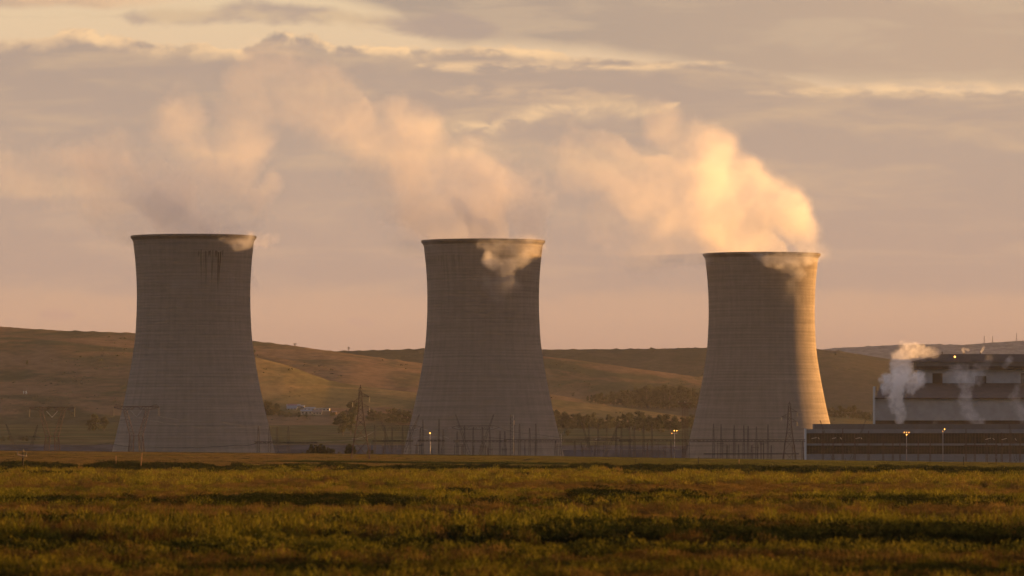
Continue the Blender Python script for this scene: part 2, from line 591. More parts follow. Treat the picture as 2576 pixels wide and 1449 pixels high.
def make_ground():
    ys = np.unique(np.concatenate([np.linspace(-400, 150, 8), np.geomspace(150, 2100, 130), np.linspace(2100, 3300, 60), np.geomspace(3300, 9500, 50)]))
    ns = 140
    v, f = [], []
    for y in ys:
        hw = max(500.0, .34 * abs(y))
        for i in range(ns + 1):
            s_ = -1 + 2 * i / ns
            x = hw * (s_ * .45 + .55 * s_ ** 3)
            v.append((x, y, ground_z(x, float(y))))
    m = ns + 1
    for j in range(len(ys) - 1):
        for i in range(ns):
            f.append((j * m + i, j * m + i + 1, (j + 1) * m + i + 1, (j + 1) * m + i))
    mt, t, b = mat('field_soil_and_grass')
    g = t.n('ShaderNodeNewGeometry')
    x, y, z = t.sep(g.outputs['Position'])
    n1 = t.noise(t.xyz(t.m('MULTIPLY', x, .05), t.m('MULTIPLY', y, .012), 0), 1.0, 5, .6)
    n2 = t.noise(t.xyz(t.m('MULTIPLY', x, .9), t.m('MULTIPLY', y, .12), 2.0), 1.0, 4, .65)
    n3 = t.noise(t.xyz(t.m('MULTIPLY', x, .006), t.m('MULTIPLY', y, .03), 5.0), 1.0, 4, .55)
    near = t.mix(t.ss(n1, .42, .6), (.070, .044, .018, 1), (.038, .036, .012, 1))
    near = t.mix(t.ss(n3, .56, .66), near, (.028, .038, .012, 1))
    near = t.vm('SCALE', near, scale=t.ss(n2, .3, .7, .55, 1.4))
    far = t.mix(t.ss(n3, .40, .60), (.075, .064, .036, 1), (.036, .046, .022, 1))
    far = t.vm('SCALE', far, scale=t.ss(n1, .3, .7, .75, 1.25))
    yard_dusk = t.mix(t.ss(n1, .4, .6), (.060, .061, .070, 1), (.036, .037, .043, 1))  # bluish dark tone puts dusk shade on the flat yard into the colour
    pale = t.vm('SCALE', (.085, .066, .042), scale=t.ss(n1, .3, .7, .8, 1.2))
    dusk_start = t.ss(t.m('ADD', y, t.m('MULTIPLY', n1, 60.0)), 1960, 2080)
    c = t.mix(dusk_start, near, yard_dusk)
    c = t.mix(t.ss(t.m('ADD', y, t.m('MULTIPLY', n1, 30.0)), 3138, 3150), c, pale)
    c = t.mix(t.ss(t.m('ADD', y, t.m('MULTIPLY', n1, 120.0)), 3260, 3320), c, far)
    t.put(b.inputs['Base Color'], c)
    bp = t.n('ShaderNodeBump')
    t.put(bp.inputs['Strength'], t.ss(y, 1500, 2600, .5, .04))
    bp.inputs['Distance'].default_value = .5
    t.put(bp.inputs['Height'], n2)
    t.l.new(bp.outputs[0], b.inputs['Normal'])
    me = bpy.data.meshes.new('ground')
    me.from_pydata(v, [], f)
    me.materials.append(mt)
    me.polygons.foreach_set('use_smooth', [True] * len(me.polygons))
    o = bpy.data.objects.new('ground', me)
    COL.objects.link(o)
    tag(o, kind='structure')


make_ground()


def hill_material(name, dry, green, seed):
    m, t, b = mat(name)
    g = t.n('ShaderNodeNewGeometry')
    x, y, z = t.sep(g.outputs['Position'])
    a = t.noise(t.xyz(t.m('MULTIPLY', x, .010), t.m('MULTIPLY', y, .003), t.m('MULTIPLY_ADD', z, .05, seed)), 1.0, 6, .6, .6)
    c_ = t.noise(t.xyz(t.m('MULTIPLY', x, .09), t.m('MULTIPLY', y, .03), t.m('MULTIPLY_ADD', z, .3, seed)), 1.0, 4, .7)
    col = t.mix(t.ss(a, .40, .62), (*dry, 1), (*green, 1))
    col = t.vm('SCALE', col, scale=t.ss(c_, .28, .72, .72, 1.22))
    t.put(b.inputs['Base Color'], col)
    bp = t.n('ShaderNodeBump')
    bp.inputs['Strength'].default_value = .10
    bp.inputs['Distance'].default_value = 3.0
    t.put(bp.inputs['Height'], t.m('ADD', a, t.m('MULTIPLY', c_, .4)))
    t.l.new(bp.outputs[0], b.inputs['Normal'])
    return m


H_DRY = hill_material('dry_grass_hill', (.135, .086, .052), (.052, .050, .029), 1.0)
H_SUNLIT = hill_material('sunlit_grass_hill', (.155, .110, .052), (.092, .077, .037), 4.0)  # dry grass raised in tone: sun on the slope put into its colour
H_DARK = hill_material('scrub_hill', (.060, .052, .038), (.040, .041, .029), 7.0)
H_HAZED = hill_material('hazed_far_hill', (.19, .17, .16), (.16, .15, .14), 9.0)  # raised pale tone stands in for haze over a more distant ridge
HILL_Z = []


def hill(crest, d, front, back, material, rough=2.0, bumpy=.0, shape=1.4, seed=0.0, foot_row=None):
    """a long ridge: crest line given as (bearing, row), falling away in front and behind"""
    px = [c[0] for c in crest]
    rw = [c[1] for c in crest]
    n = int((px[-1] - px[0]) / 9)
    ts = [-1 + i / 22 for i in range(23)] + [i / 8 for i in range(1, 9)]
    v, f = [], []
    for i in range(n + 1):
        p = px[0] + (px[-1] - px[0]) * i / n
        zc = Z(float(np.interp(p, px, rw)), d)
        for t in ts:
            y = d + (front if t < 0 else back) * t
            x = X(p, d) * (1 + .35 * (y - d) / d)
            zf = ground_z(x, y) - 6 if t < 0 else 10.0
            k = (1 - abs(t)) if t < 0 else 1 - t * t
            k = k ** shape if t < 0 else k
            z = zf + (zc - zf) * k
            q = (x * .006 + seed, y * .0025, seed)
            z += rough * 2.2 * (1 - abs(t)) ** .3 * mnoise.noise(q) * (1 if t < -.04 else .25) * min(1.0, abs(t) * 6 + .15)
            z += rough * .35 * mnoise.noise((x * .03, y * .012, seed)) * min(1.0, abs(t) * 6)
            if bumpy and abs(t) < .03:
                z += bumpy * max(0, mnoise.noise((x * .12, seed, 0)) + .1)
            v.append((x, y, z))
    m = len(ts)
    for i in range(n):
        for j in range(m - 1):
            f.append((i * m + j, (i + 1) * m + j, (i + 1) * m + j + 1, i * m + j + 1))
    me = bpy.data.meshes.new('hill')
    me.from_pydata(v, [], f)
    me.materials.append(material)
    me.polygons.foreach_set('use_smooth', [True] * len(me.polygons))
    o = bpy.data.objects.new('hill', me)
    COL.objects.link(o)
    tag(o, kind='structure')
    HILL_Z.append((np.array(v), d))
    return o


# far blue ridge, long dark ridge, its spurs, the big left hill, nearest golden spur
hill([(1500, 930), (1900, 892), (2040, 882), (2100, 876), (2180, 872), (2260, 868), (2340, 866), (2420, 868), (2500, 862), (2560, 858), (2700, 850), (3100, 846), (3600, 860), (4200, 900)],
     8600, 900, 500, H_HAZED, 3.0, 2.0, 1.0, 11.0)
hill([(300, 960), (600, 905), (740, 890), (840, 884), (1000, 880), (1065, 878), (1216, 879), (1360, 880), (1600, 878), (1780, 875), (1915, 874), (2055, 879),
      (2120, 885), (2200, 898), (2260, 908), (2350, 925), (2500, 955), (2700, 985), (3000, 1010)], 6600, 1000, 700, H_DARK, 3.0, 2.5, .9, 21.0)
hill([(1000, 935), (1120, 896), (1216, 890), (1363, 896), (1440, 905), (1500, 914), (1580, 925), (1650, 934), (1765, 948), (1900, 968), (2060, 1000), (2200, 1030)],
     6000, 260, 450, H_DRY, 3.0, 0, .45, 31.0)
hill([(-900, 800), (-400, 806), (-200, 812), (0, 822), (150, 832), (335, 838), (480, 845), (640, 858), (700, 865), (760, 873), (830, 883), (950, 900), (1061, 914), (1150, 930), (1250, 958), (1350, 1000)],
     5600, 1400, 600, H_DRY, 5.0, 1.5, 1.15, 41.0)
hill([(380, 960), (520, 905), (620, 888), (700, 900), (760, 912), (833, 925), (930, 941), (1053, 958), (1200, 974), (1374, 990), (1500, 1012), (1600, 1040)],
     5200, 220, 400, H_DRY, 3.0, 0, 1.2, 51.0)
hill([(250, 990), (420, 930), (520, 895), (580, 890), (640, 898), (723, 919), (780, 940), (827, 957), (907, 972), (1045, 988), (1216, 996), (1382, 1003), (1500, 1017), (1602, 1030), (1760, 1052), (1900, 1075)],
     4750, 330, 350, H_SUNLIT, 1.8, 0, .9, 61.0)
hill([(1960, 1075), (2060, 1050), (2120, 1052), (2200, 1060), (2300, 1066), (2500, 1080)], 4400, 250, 200, H_SUNLIT, 1.0, 0, .9, 71.0)

wm = MB()
wm.box(X(1380, 3020), X(1770, 3020), 3012, 3066, .05, .74)
mw, tw, bw = mat('pond_water')
bw.inputs['Base Color'].default_value = (.03, .035, .04, 1)
bw.inputs['Roughness'].default_value = .5
bw.inputs['Specular IOR Level'].default_value = .6
tag(wm.build('water', mw), kind='structure')


# ------------------------------------------------------------------ cooling towers
PROF = [(594, 158), (596, 158.2), (600, 157.2), (603, 153), (612, 151.6), (638, 148.2), (683, 144.2), (724, 142.7), (765, 142.5), (797, 143.6), (853, 146.6), (910, 155.0),
        (970, 166.2), (1020, 176.6), (1063, 187.2), (1115, 199.2), (1140, 205.5), (1200, 221.0)]
PR_R = [a for a, _ in PROF]
PR_W = [b for _, b in PROF]


def tower(cx, top_row, d, k, label, stain, saz, sw, seed):
    zt = Z(top_row, d)
    base = -9.5
    scl = d / F
    o = thing('cooling_tower', (X(cx, d), d, base), label, 'cooling tower', 'concrete cooling towers in a row')
    H = zt - base

    def prof(row):
        return (float(np.interp(row, PR_R, PR_W)) * k * scl, (H - (row - 594) * k * scl))
    smooth = []
    rows = list(np.linspace(603, 1200, 70))
    # smooth the measured outline a little
    for r in rows:
        ws = [np.interp(r + q, PR_R[3:], PR_W[3:]) for q in (-24, -12, 0, 12, 24)]
        smooth.append((float(np.mean(ws)) * k * scl, H - (r - 594) * k * scl))
    smooth = [p for p in smooth if p[1] > -.5]
    smooth[0] = (153.2 * k * scl, smooth[0][1])
    out = smooth[::-1]
    th = .9
    inner = [(max(1.0, r - th), z) for r, z in smooth]
    mb = MB()
    mb.lathe(out + inner, 128)
    sh = mb.build('shell', concrete('shell_concrete', (.245, .217, .188), seed, stain, saz, sw, H), o, smooth=True)
    r0 = 153.2 * k * scl
    rim = MB()
    z1 = H - 9 * k * scl
    q = k * scl
    rim.lathe([(r0 - .9, z1 - .6), (r0 + .02, z1 - .6), (r0 + 1.2 * q, z1 + .3 * q), (157.4 * q, z1 + 3 * q), (158.2 * q, z1 + 4.5 * q), (158.2 * q, z1 + 9 * q), (157.4 * q, z1 + 9.4 * q), (r0 - 1.6, z1 + 9.4 * q), (r0 - .9, z1 - .6)], 128)
    rim.build('rim', concrete('rim_concrete', (.165, .145, .125), seed + 40), o, smooth=False)
    return o


tower(487, 594, 2730, 1.0, 'left cooling tower, widest in view, with dark vertical stains below its rim', .95, .38, .45, 2.0)
tower(1215.5, 605.5, 2815, .985, 'middle cooling tower, all in shade, with an orange puff of steam hanging over its rim', .25, -.6, .5, 11.0)
tower(1916, 638.5, 2900, .935, 'right cooling tower, smallest in view, with its right edge lit orange by the sun', .0, 0, .3, 27.0)


# ------------------------------------------------------------------ steam
def steam_material(name, aniso=.0, col=(.995, .995, .998)):
    m = bpy.data.materials.new(name)
    m.use_nodes = True
    m.node_tree.nodes.clear()
    t = NT(m.node_tree)
    v = t.n('ShaderNodeVolumePrincipled')
    v.inputs['Color'].default_value = (*col, 1)
    v.inputs['Anisotropy'].default_value = aniso
    v.inputs['Density'].default_value = 1.0
    v.inputs['Density Attribute'].default_value = 'density'
    o = t.n('ShaderNodeOutputMaterial')
    t.l.new(v.outputs[0], o.inputs['Volume'])
    return m


M_STEAM = steam_material('steam')


def plume(name, label, chains, vox, nscale, warp, erode, group, seed=0.0, cat='steam', dens=2.2, swell=1.2):
    """chains: lists of (px, row, dist, radius in layout units, density per metre)"""
    pts = []
    for ch in chains:
        for a, b in zip(ch[:-1], ch[1:]):
            pa, pb = P(*a[:3]), P(*b[:3])
            ra, rb = a[3] * a[2] / F, b[3] * b[2] / F
            n = max(1, int((pb - pa).length / (.28 * min(ra, rb))))
            for i in range(n):
                t = i / n
                pts.append((pa.lerp(pb, t), ra + (rb - ra) * t, a[4] + (b[4] - a[4]) * t))
        a = ch[-1]
        pts.append((P(*a[:3]), a[3] * a[2] / F, a[4]))
    c0 = pts[0][0].copy()
    loc = [(p - c0, r * swell, s) for p, r, s in pts]
    lo = [min(p[i] - r * 1.15 for p, r, s in loc) - warp * .4 for i in range(3)]
    hi = [max(p[i] + r * 1.15 for p, r, s in loc) + warp * .4 for i in range(3)]
    res = [max(8, int((hi[i] - lo[i]) / vox)) for i in range(3)]
    me = bpy.data.meshes.new('puffs')
    me.from_pydata([tuple(p) for p, r, s in loc], [], [])
    a = me.attributes.new('puff_radius', 'FLOAT', 'POINT')
    a.data.foreach_set('value', [r for p, r, s in loc])
    a = me.attributes.new('puff_density', 'FLOAT', 'POINT')
    a.data.foreach_set('value', [s for p, r, s in loc])
    po = bpy.data.objects.new('puffs', me)          # only the steam's own node tree reads these points
    vd = bpy.data.volumes.new(name)
    vd.materials.append(M_STEAM)
    o = bpy.data.objects.new(name, vd)
    COL.objects.link(o)
    o.location = c0
    tag(o, label, cat, group)
    g = bpy.data.node_groups.new(name, 'GeometryNodeTree')
    g.interface.new_socket('Geometry', in_out='INPUT', socket_type='NodeSocketGeometry')
    g.interface.new_socket('Geometry', in_out='OUTPUT', socket_type='NodeSocketGeometry')
    t = NT(g)
    go = t.n('NodeGroupOutput')
    gi = t.n('GeometryNodeObjectInfo', transform_space='ORIGINAL')
    gi.inputs[0].default_value = po
    geo = gi.outputs['Geometry']
    pos = t.n('GeometryNodeInputPosition').outputs[0]
    off = t.vm('ADD', pos, (seed * 13.1, seed * 7.7, seed * 3.3))
    nz = t.n('ShaderNodeTexNoise')
    t.put(nz.inputs['Vector'], off)
    nz.inputs['Scale'].default_value = nscale * .5
    nz.inputs['Detail'].default_value = 3.0
    nz.inputs['Roughness'].default_value = .55
    wv = t.vm('SCALE', t.vm('SUBTRACT', nz.outputs['Color'], (.5, .5, .5)), scale=warp * 2.0)
    p2 = t.vm('ADD', pos, wv)
    sn = t.n('GeometryNodeSampleNearest', domain='POINT')
    t.l.new(geo, sn.inputs['Geometry'])
    t.l.new(p2, sn.inputs['Sample Position'])

    def samp(kind, field):
        s_ = t.n('GeometryNodeSampleIndex', data_type=kind, domain='POINT')
        t.l.new(geo, s_.inputs['Geometry'])
        t.l.new(field, s_.inputs['Value'])
        t.l.new(sn.outputs[0], s_.inputs['Index'])
        return s_.outputs[0]

    def named(nm):
        q = t.n('GeometryNodeInputNamedAttribute', data_type='FLOAT')
        q.inputs[0].default_value = nm
        return q.outputs[0]
    cpos = samp('FLOAT_VECTOR', pos)
    rad = samp('FLOAT', named('puff_radius'))
    den = samp('FLOAT', named('puff_density'))
    dd = t.m('DIVIDE', t.vm('DISTANCE', p2, cpos), rad)
    nz2 = t.n('ShaderNodeTexNoise')
    t.put(nz2.inputs['Vector'], t.vm('ADD', off, (91.0, 17.0, 5.0)))
    nz2.inputs['Scale'].default_value = nscale
    nz2.inputs['Detail'].default_value = 6.0
    nz2.inputs['Roughness'].default_value = .63
    nz2.inputs['Distortion'].default_value = .35
    e = t.m('MULTIPLY', t.m('SUBTRACT', nz2.outputs[0], .53), erode * 2.4)
    f = t.m('MULTIPLY_ADD', t.m('SUBTRACT', 1.0, dd), 2.8, e)
    f = t.m('MAXIMUM', t.m('MINIMUM', f, 1.0), 0.0)
    wsp = t.ss(nz2.outputs[0], .40, .64, .30, 1.25)
    f = t.m('MULTIPLY', t.m('MULTIPLY', t.m('MULTIPLY', f, f), wsp), t.m('MULTIPLY', den, dens))
    vc = t.n('GeometryNodeVolumeCube')
    t.l.new(f, vc.inputs['Density'])
    vc.inputs['Min'].default_value = lo
    vc.inputs['Max'].default_value = hi
    for i, ax in enumerate('XYZ'):
        vc.inputs['Resolution ' + ax].default_value = res[i]
    sm = t.n('GeometryNodeSetMaterial')
    sm.inputs['Material'].default_value = M_STEAM
    t.l.new(vc.outputs[0], sm.inputs[0])
    t.l.new(sm.outputs[0], go.inputs[0])
    md = o.modifiers.new('steam', 'NODES')
    md.node_group = g
    return o


GP = 'steam plumes rising from the cooling towers'
plume('steam_plume', 'golden steam plume leaning left from the right cooling tower', [
    [(1916, 665, 2900, 140, .016), (1910, 615, 2900, 138, .022), (1880, 565, 2898, 130, .020), (1820, 515, 2912, 128, .016), (1740, 465, 2930, 132, .011),
     (1650, 445, 2945, 128, .007), (1560, 430, 2955, 112, .005), (1470, 400, 2965, 90, .004)],
    [(1770, 390, 2925, 66, .014), (1700, 340, 2935, 58, .008), (1650, 290, 2945, 46, .004)],
    [(1830, 610, 2892, 110, .013), (1720, 590, 2895, 110, .008), (1620, 570, 2900, 90, .005), (1560, 520, 2910, 84, .005)],
    [(1800, 622, 2892, 60, .018), (1740, 640, 2892, 48, .010), (1660, 650, 2888, 46, .008), (1590, 640, 2886, 40, .004)],
    [(2030, 622, 2900, 54, .034), (2016, 590, 2900, 66, .034), (1960, 540, 2900, 76, .030), (1885, 480, 2902, 78, .024), (1810, 430, 2908, 74, .018)],
    [(1500, 370, 2965, 44, .008), (1560, 385, 2960, 40, .007)],
], 1.5, .042, 15.0, 1.45, GP, 1.0, 'steam', 2.0)
plume('steam_plume', 'mauve steam plume above the middle cooling tower, trailing up and left into the cloud', [
    [(1216, 636, 2815, 142, .022), (1216, 590, 2815, 150, .026), (1190, 535, 2818, 142, .022), (1130, 490, 2825, 130, .013), (1050, 430, 2835, 112, .007), (1010, 370, 2845, 98, .006),
     (940, 325, 2860, 90, .0055), (840, 285, 2875, 92, .0035), (750, 225, 2885, 96, .0020), (670, 190, 2895, 90, .0015), (610, 260, 2900, 76, .0012)],
    [(1080, 590, 2808, 95, .008), (990, 530, 2808, 95, .006), (930, 470, 2812, 74, .006), (925, 510, 2812, 34, .009)],
    [(1312, 585, 2812, 64, .016), (1300, 540, 2812, 78, .018), (1240, 450, 2812, 80, .015), (1180, 405, 2815, 62, .010)],
    [(1040, 622, 2808, 36, .007), (985, 632, 2806, 30, .004)],
    [(1060, 330, 2850, 60, .006), (980, 300, 2860, 50, .006)],
], 1.5, .042, 15.0, 1.5, GP, 2.0, 'steam', 2.5, 1.28)
plume('steam_plume', 'thin grey steam plume with ragged orange wisps over the left cooling tower', [
    [(487, 622, 2730, 142, .017), (485, 578, 2730, 154, .018), (440, 525, 2730, 148, .013), (340, 485, 2735, 128, .009), (240, 465, 2742, 96, .006), (155, 440, 2750, 76, .007), (80, 430, 2756, 60, .004), (20, 420, 2760, 66, .004), (-80, 420, 2765, 60, .003)],
    [(520, 510, 2728, 80, .008), (480, 440, 2728, 86, .006), (430, 370, 2730, 84, .004), (440, 290, 2732, 76, .004), (460, 240, 2732, 50, .002)],
    [(600, 550, 2728, 80, .008), (670, 510, 2727, 54, .008), (690, 455, 2726, 40, .006)],
    [(550, 460, 2727, 96, .0055), (590, 390, 2726, 96, .004), (610, 310, 2726, 84, .0025), (600, 240, 2726, 60, .002)],
    [(360, 560, 2732, 80, .008), (290, 530, 2735, 66, .006), (230, 500, 2738, 50, .004)],
], 1.5, .042, 16.0, 1.7, GP, 3.0, 'steam', 2.4, 1.28)
GR = 'steam curling down over tower rims'
plume('steam_puff', 'orange puff of steam curling down the right front of the middle cooling tower', [
    [(1208, 612, 2772, 12, .018), (1240, 622, 2772, 26, .022), (1290, 622, 2773, 28, .018), (1335, 620, 2775, 24, .018), (1358, 610, 2780, 16, .014)],
    [(1232, 645, 2772, 26, .032), (1250, 668, 2771, 24, .030), (1285, 668, 2771, 24, .034), (1320, 648, 2773, 24, .032), (1348, 632, 2775, 18, .025)],
], .6, .16, 4.5, 1.25, GR, 12.0, 'steam', 1.7, 1.3)
plume('steam_puff', 'wisps of golden steam spilling over the sunlit right rim of the right cooling tower', [
    [(1890, 642, 2866, 10, .03), (1930, 646, 2865, 16, .035), (1970, 652, 2865, 20, .035), (2010, 650, 2868, 22, .035), (2045, 648, 2876, 20, .03)],
    [(1985, 668, 2864, 20, .034), (2005, 690, 2864, 20, .028), (1995, 715, 2865, 13, .016)],
], .6, .17, 4.5, 1.35, GR, 13.0, 'steam', 1.5, 1.3)
plume('steam_puff', 'faint wisp of steam blowing over the right rim of the left cooling tower', [
    [(565, 606, 2694, 10, .02), (595, 606, 2694, 18, .03), (630, 604, 2698, 22, .032), (660, 602, 2704, 18, .018), (690, 600, 2710, 14, .008)],
], .6, .16, 4.5, 1.3, GR, 14.0, 'steam', 2.0, 1.2)

# ------------------------------------------------------------------ where a line of sight meets the land
from mathutils.bvhtree import BVHTree
_trees = []
for o in list(COL.objects):
    if o.type == 'MESH' and o.get('kind') == 'structure' and not o.name.startswith('water'):
        me = o.data
        _trees.append((o.name, BVHTree.FromPolygons([v.co for v in me.vertices], [tuple(p.vertices) for p in me.polygons])))


def land(x, y):
    """height of the land at a place"""
    best = -50.0
    for nm, t in _trees:
        r = t.ray_cast(Vector((x, y, 600.0)), Vector((0, 0, -1)))
        if r[0] is not None:
            best = max(best, r[0].z)
    return best


def hit(px, row, dmin=1900.0, dmax=9000.0):
    """first place beyond dmin where the land shows at this bearing and row"""
    dirv = Vector(((px - CX) / F, 1.0, -(row - HY) / F))
    org = Vector((0, 0, CAMZ)) + dirv * dmin
    n = dirv.normalized()
    best = None
    for nm, t in _trees:
        r = t.ray_cast(org, n)
        if r[0] is not None and (best is None or r[0].y < best.y):
            best = r[0]
    if best is None or best.y > dmax:
        y = min(4200.0, dmax)
        return Vector((X(px, y), y, land(X(px, y), y)))
    return best


# ------------------------------------------------------------------ power station
M_PALE = plain('pale_cladding', (.29, .33, .385), .6, .10, .35, 0, .3)
M_PALE2 = plain('grey_cladding', (.18, .20, .225), .7, .12, .3, 0, .3)
M_GREYB = plain('grey_parapet', (.115, .118, .125), .8, .12, .3)
M_WHITE = plain('white_end_wall', (.34, .39, .43), .6, .06, .3)
M_DROOF = plain('dark_brown_roof', (.055, .04, .034), .8, .25, .25)
M_DARKG = plain('dark_glazing', (.030, .018, .014), .55, .4, .4, 0, .4)
M_MULL = plain('window_bars', (.10, .075, .06), .6, .2, 1.0)


def pbox(mb, p0, p1, r0, r1, d0, d1):
    """a block whose front face spans bearings p0..p1 and rows r0 (top)..r1 at distance d0"""
    mb.box(X(p0, d0), X(p1, d0), d0, d1, Z(r1, d0), Z(r0, d0))


def rel(mb, o):
    x, y, z = o.location
    mb.v = [(a - x, b - y, c - z) for a, b, c in mb.v]
    return mb


RIGHT = 3000.0
hall = thing('turbine_hall', (X(2500, 2350), 2350, -8.5), 'long low station hall with two dark window bands and a white end wall', 'station hall')
m = MB()
pbox(m, 2029, RIGHT, 1079.6, 1089.8, 2350, 2365)
pbox(m, 2029, RIGHT, 1115.5, 1120.8, 2350, 2351.4)
pbox(m, 2029, RIGHT, 1142.4, 1195, 2350, 2365)
rel(m, hall).build('wall', M_PALE2, hall)
m = MB()
pbox(m, 2048, RIGHT, 1066.6, 1079.5, 2352, 2364)
rel(m, hall).build('parapet', M_GREYB, hall)
m = MB()
pbox(m, 2027.8, 2029.2, 1078, 1195, 2349.4, 2365.6)
rel(m, hall).build('end_wall', M_WHITE, hall)
for r0, r1 in ((1089.85, 1115.45), (1120.85, 1142.35)):
    m = MB()
    pbox(m, 2029.05, RIGHT - .1, r0, r1, 2351.5, 2360)
    wnd = rel(m, hall).build('window', M_DARKG, hall)
    m = MB()
    p = 2036.0
    while p < RIGHT:
        pbox(m, p, p + .55, r0 + .1, r1 - .1, 2351.2, 2351.48)
        p += 7.6
    for q in (.33, .66):
        rr = r0 + (r1 - r0) * q
        pbox(m, 2029.2, RIGHT - .2, rr, rr + .35, 2350.9, 2351.15)
    rel(m, hall)
    wb = m.build('window_bars', M_MULL, wnd)
    wb.parent = wnd

bh = thing('boiler_house', (X(2500, 2425), 2425, -8.5), 'tall stepped station building with pale walls and dark roofs behind the low hall', 'boiler house')
m = MB()
pbox(m, 2202, RIGHT, 1002.5, 1057.6, 2425, 2437)
pbox(m, 2311, RIGHT, 929.5, 964, 2452, 2462)
rel(m, bh).build('wall', M_PALE, bh)
m = MB()
pbox(m, 2200.9, 2202, 972, 1100, 2424.4, 2437.4)
rel(m, bh).build('end_wall', M_WHITE, bh)
m = MB()
pbox(m, 2202.1, RIGHT, 1057.7, 1110, 2425.6, 2436.6)
rel(m, bh).build('plinth', M_DROOF, bh)
m = MB()       # lower lean-to roof, hipped at its left end
a0, a1 = P(2202.1, 1002.4, 2424.2), P(RIGHT, 1002.4, 2424.2)
b0, b1 = P(2216, 964, 2451.8), P(RIGHT, 964, 2451.8)
c0, c1 = P(2202.1, 1002.4, 2451.8), P(RIGHT, 1002.4, 2451.8)
c0.z = c1.z = a0.z
m.add([a0, a1, b1, b0, c0, c1], [(0, 1, 2, 3), (0, 3, 4), (0, 4, 5, 1), (1, 5, 2), (4, 3, 2, 5)])
pbox(m, 2200.5, RIGHT, 1000.6, 1003.6, 2423.6, 2424.1)
rel(m, bh).build('lower_roof', M_DROOF, bh)
m = MB()
pbox(m, 2304, RIGHT, 910, 921.2, 2450.5, 2463)
rel(m, bh).build('upper_band', M_GREYB, bh)
m = MB()
pbox(m, 2306, RIGHT, 921.3, 929.4, 2450.0, 2463.5)
rel(m, bh).build('cornice', M_DROOF, bh)
m = MB()
a0, a1 = P(2292, 909.9, 2450), P(RIGHT, 909.9, 2450)
b0, b1 = P(2369, 890.5, 2456), P(RIGHT, 891.5, 2456)
c0, c1 = P(2292, 909.9, 2470), P(RIGHT, 909.9, 2470)
c0.z = c1.z = a0.z
d0_, d1_ = P(2369, 890.5, 2465), P(RIGHT, 891.5, 2465)
d0_.z, d1_.z = b0.z, b1.z
m.add([a0, a1, b1, b0, c0, c1, d0_, d1_], [(0, 1, 2, 3), (3, 2, 7, 6), (0, 3, 6, 4), (6, 7, 5, 4), (0, 4, 5, 1), (1, 5, 7, 2)])
rel(m, bh).build('upper_roof', M_DROOF, bh)
for p0, p1, r0 in ((2346, 2371, 939), (2453, 2481, 946), (2568, 2596, 939), (2690, 2716, 939)):
    m = MB()
    pbox(m, p0, p1, r0, 964, 2451.6, 2453)
    rel(m, bh).build('window', M_DARKG, bh)
for p in (2370.3, 2425.3, 2466.2):
    m = MB()
    v0 = P(p, 891, 2460)
    m.tube([v0 + Vector((0, 0, -1.5)), v0 + Vector((0, 0, 1.1))], .22, 8)
    rel(m, bh).build('vent_pipe', M_DROOF, bh)
m = MB()
c = P(2402, 897.5, 2449.6)
m.lathe([(.05, -.38), (.30, -.24), (.38, 0), (.30, .24), (.05, .38)], 10, c, True)
rel(m, bh)
lp = m.build('lamp', M_LAMP, bh)
lp['label'] = 'small lit orange lamp'

# ------------------------------------------------------------------ floodlight masts
M_POLE = plain('painted_mast', (.34, .31, .29), .5, .1, 1.0, .1)


def flood(px, d, pole_top, lamps, label, lit=True, wid=.32, drow=None):
    z0 = land(X(px, d), d)
    o = thing('floodlight_mast', (X(px, d), d, z0), label, 'floodlight mast', 'floodlight masts in the switchyard and by the hall')
    zt = Z(pole_top, d) - z0
    s = d / F
    m = MB()
    m.tube([(0, 0, -.5), (0, 0, zt)], wid * .6, 8, wid * .35)
    m.build('pole', M_POLE, o, True)
    xs = [a[0] for a in lamps]
    m = MB()
    m.bar((min(xs) * s - .2, 0, zt), (max(xs) * s + .2, 0, zt), .18)
    for (lx, lr, r) in lamps:
        m.bar((lx * s, 0, zt), (lx * s, -.15, Z(lr, d) - z0), .1)
    m.build('crossbar', M_POLE, o)
    for (lx, lr, r) in lamps:
        m = MB()
        r = r * .54
        zz = Z(lr, d) - z0
        m.lathe([(.04, -r), (r * .75, -r * .6), (r, 0), (r * .75, r * .6), (.04, r)], 10, (lx * s, -.4, zz), True)
        m.build('lamp', M_LAMP if lit else M_STEEL, o, True)
    return o


flood(2280.6, 2300, 1091, [(-6, 1087.5, .26), (0, 1087.5, .24), (6, 1087.5, .26), (0, 1093.5, .40)], 'floodlight mast with four lit lamps before the long low hall')
flood(2372, 2305, 1084, [(4, 1079.5, .38), (-1, 1084.5, .16)], 'tall pale floodlight mast with one bright lamp before the hall windows')
flood(1697, 2250, 1090, [(-7, 1090, .26), (-1, 1083.5, .36), (5.5, 1083.5, .32)], 'floodlight mast with three lit lamps left of the right cooling tower')
flood(1082, 2200, 1093, [(0, 1089.5, .42)], 'floodlight mast with a single lit lamp in front of the middle cooling tower')
flood(1412, 2260, 1092, [(-5, 1086, .3), (0, 1089, .3), (5, 1086, .3), (-4, 1092, .3), (4, 1092, .3)], 'unlit floodlight mast with a cluster of dark lamps right of the middle cooling tower', lit=False)

# ------------------------------------------------------------------ lattice steel


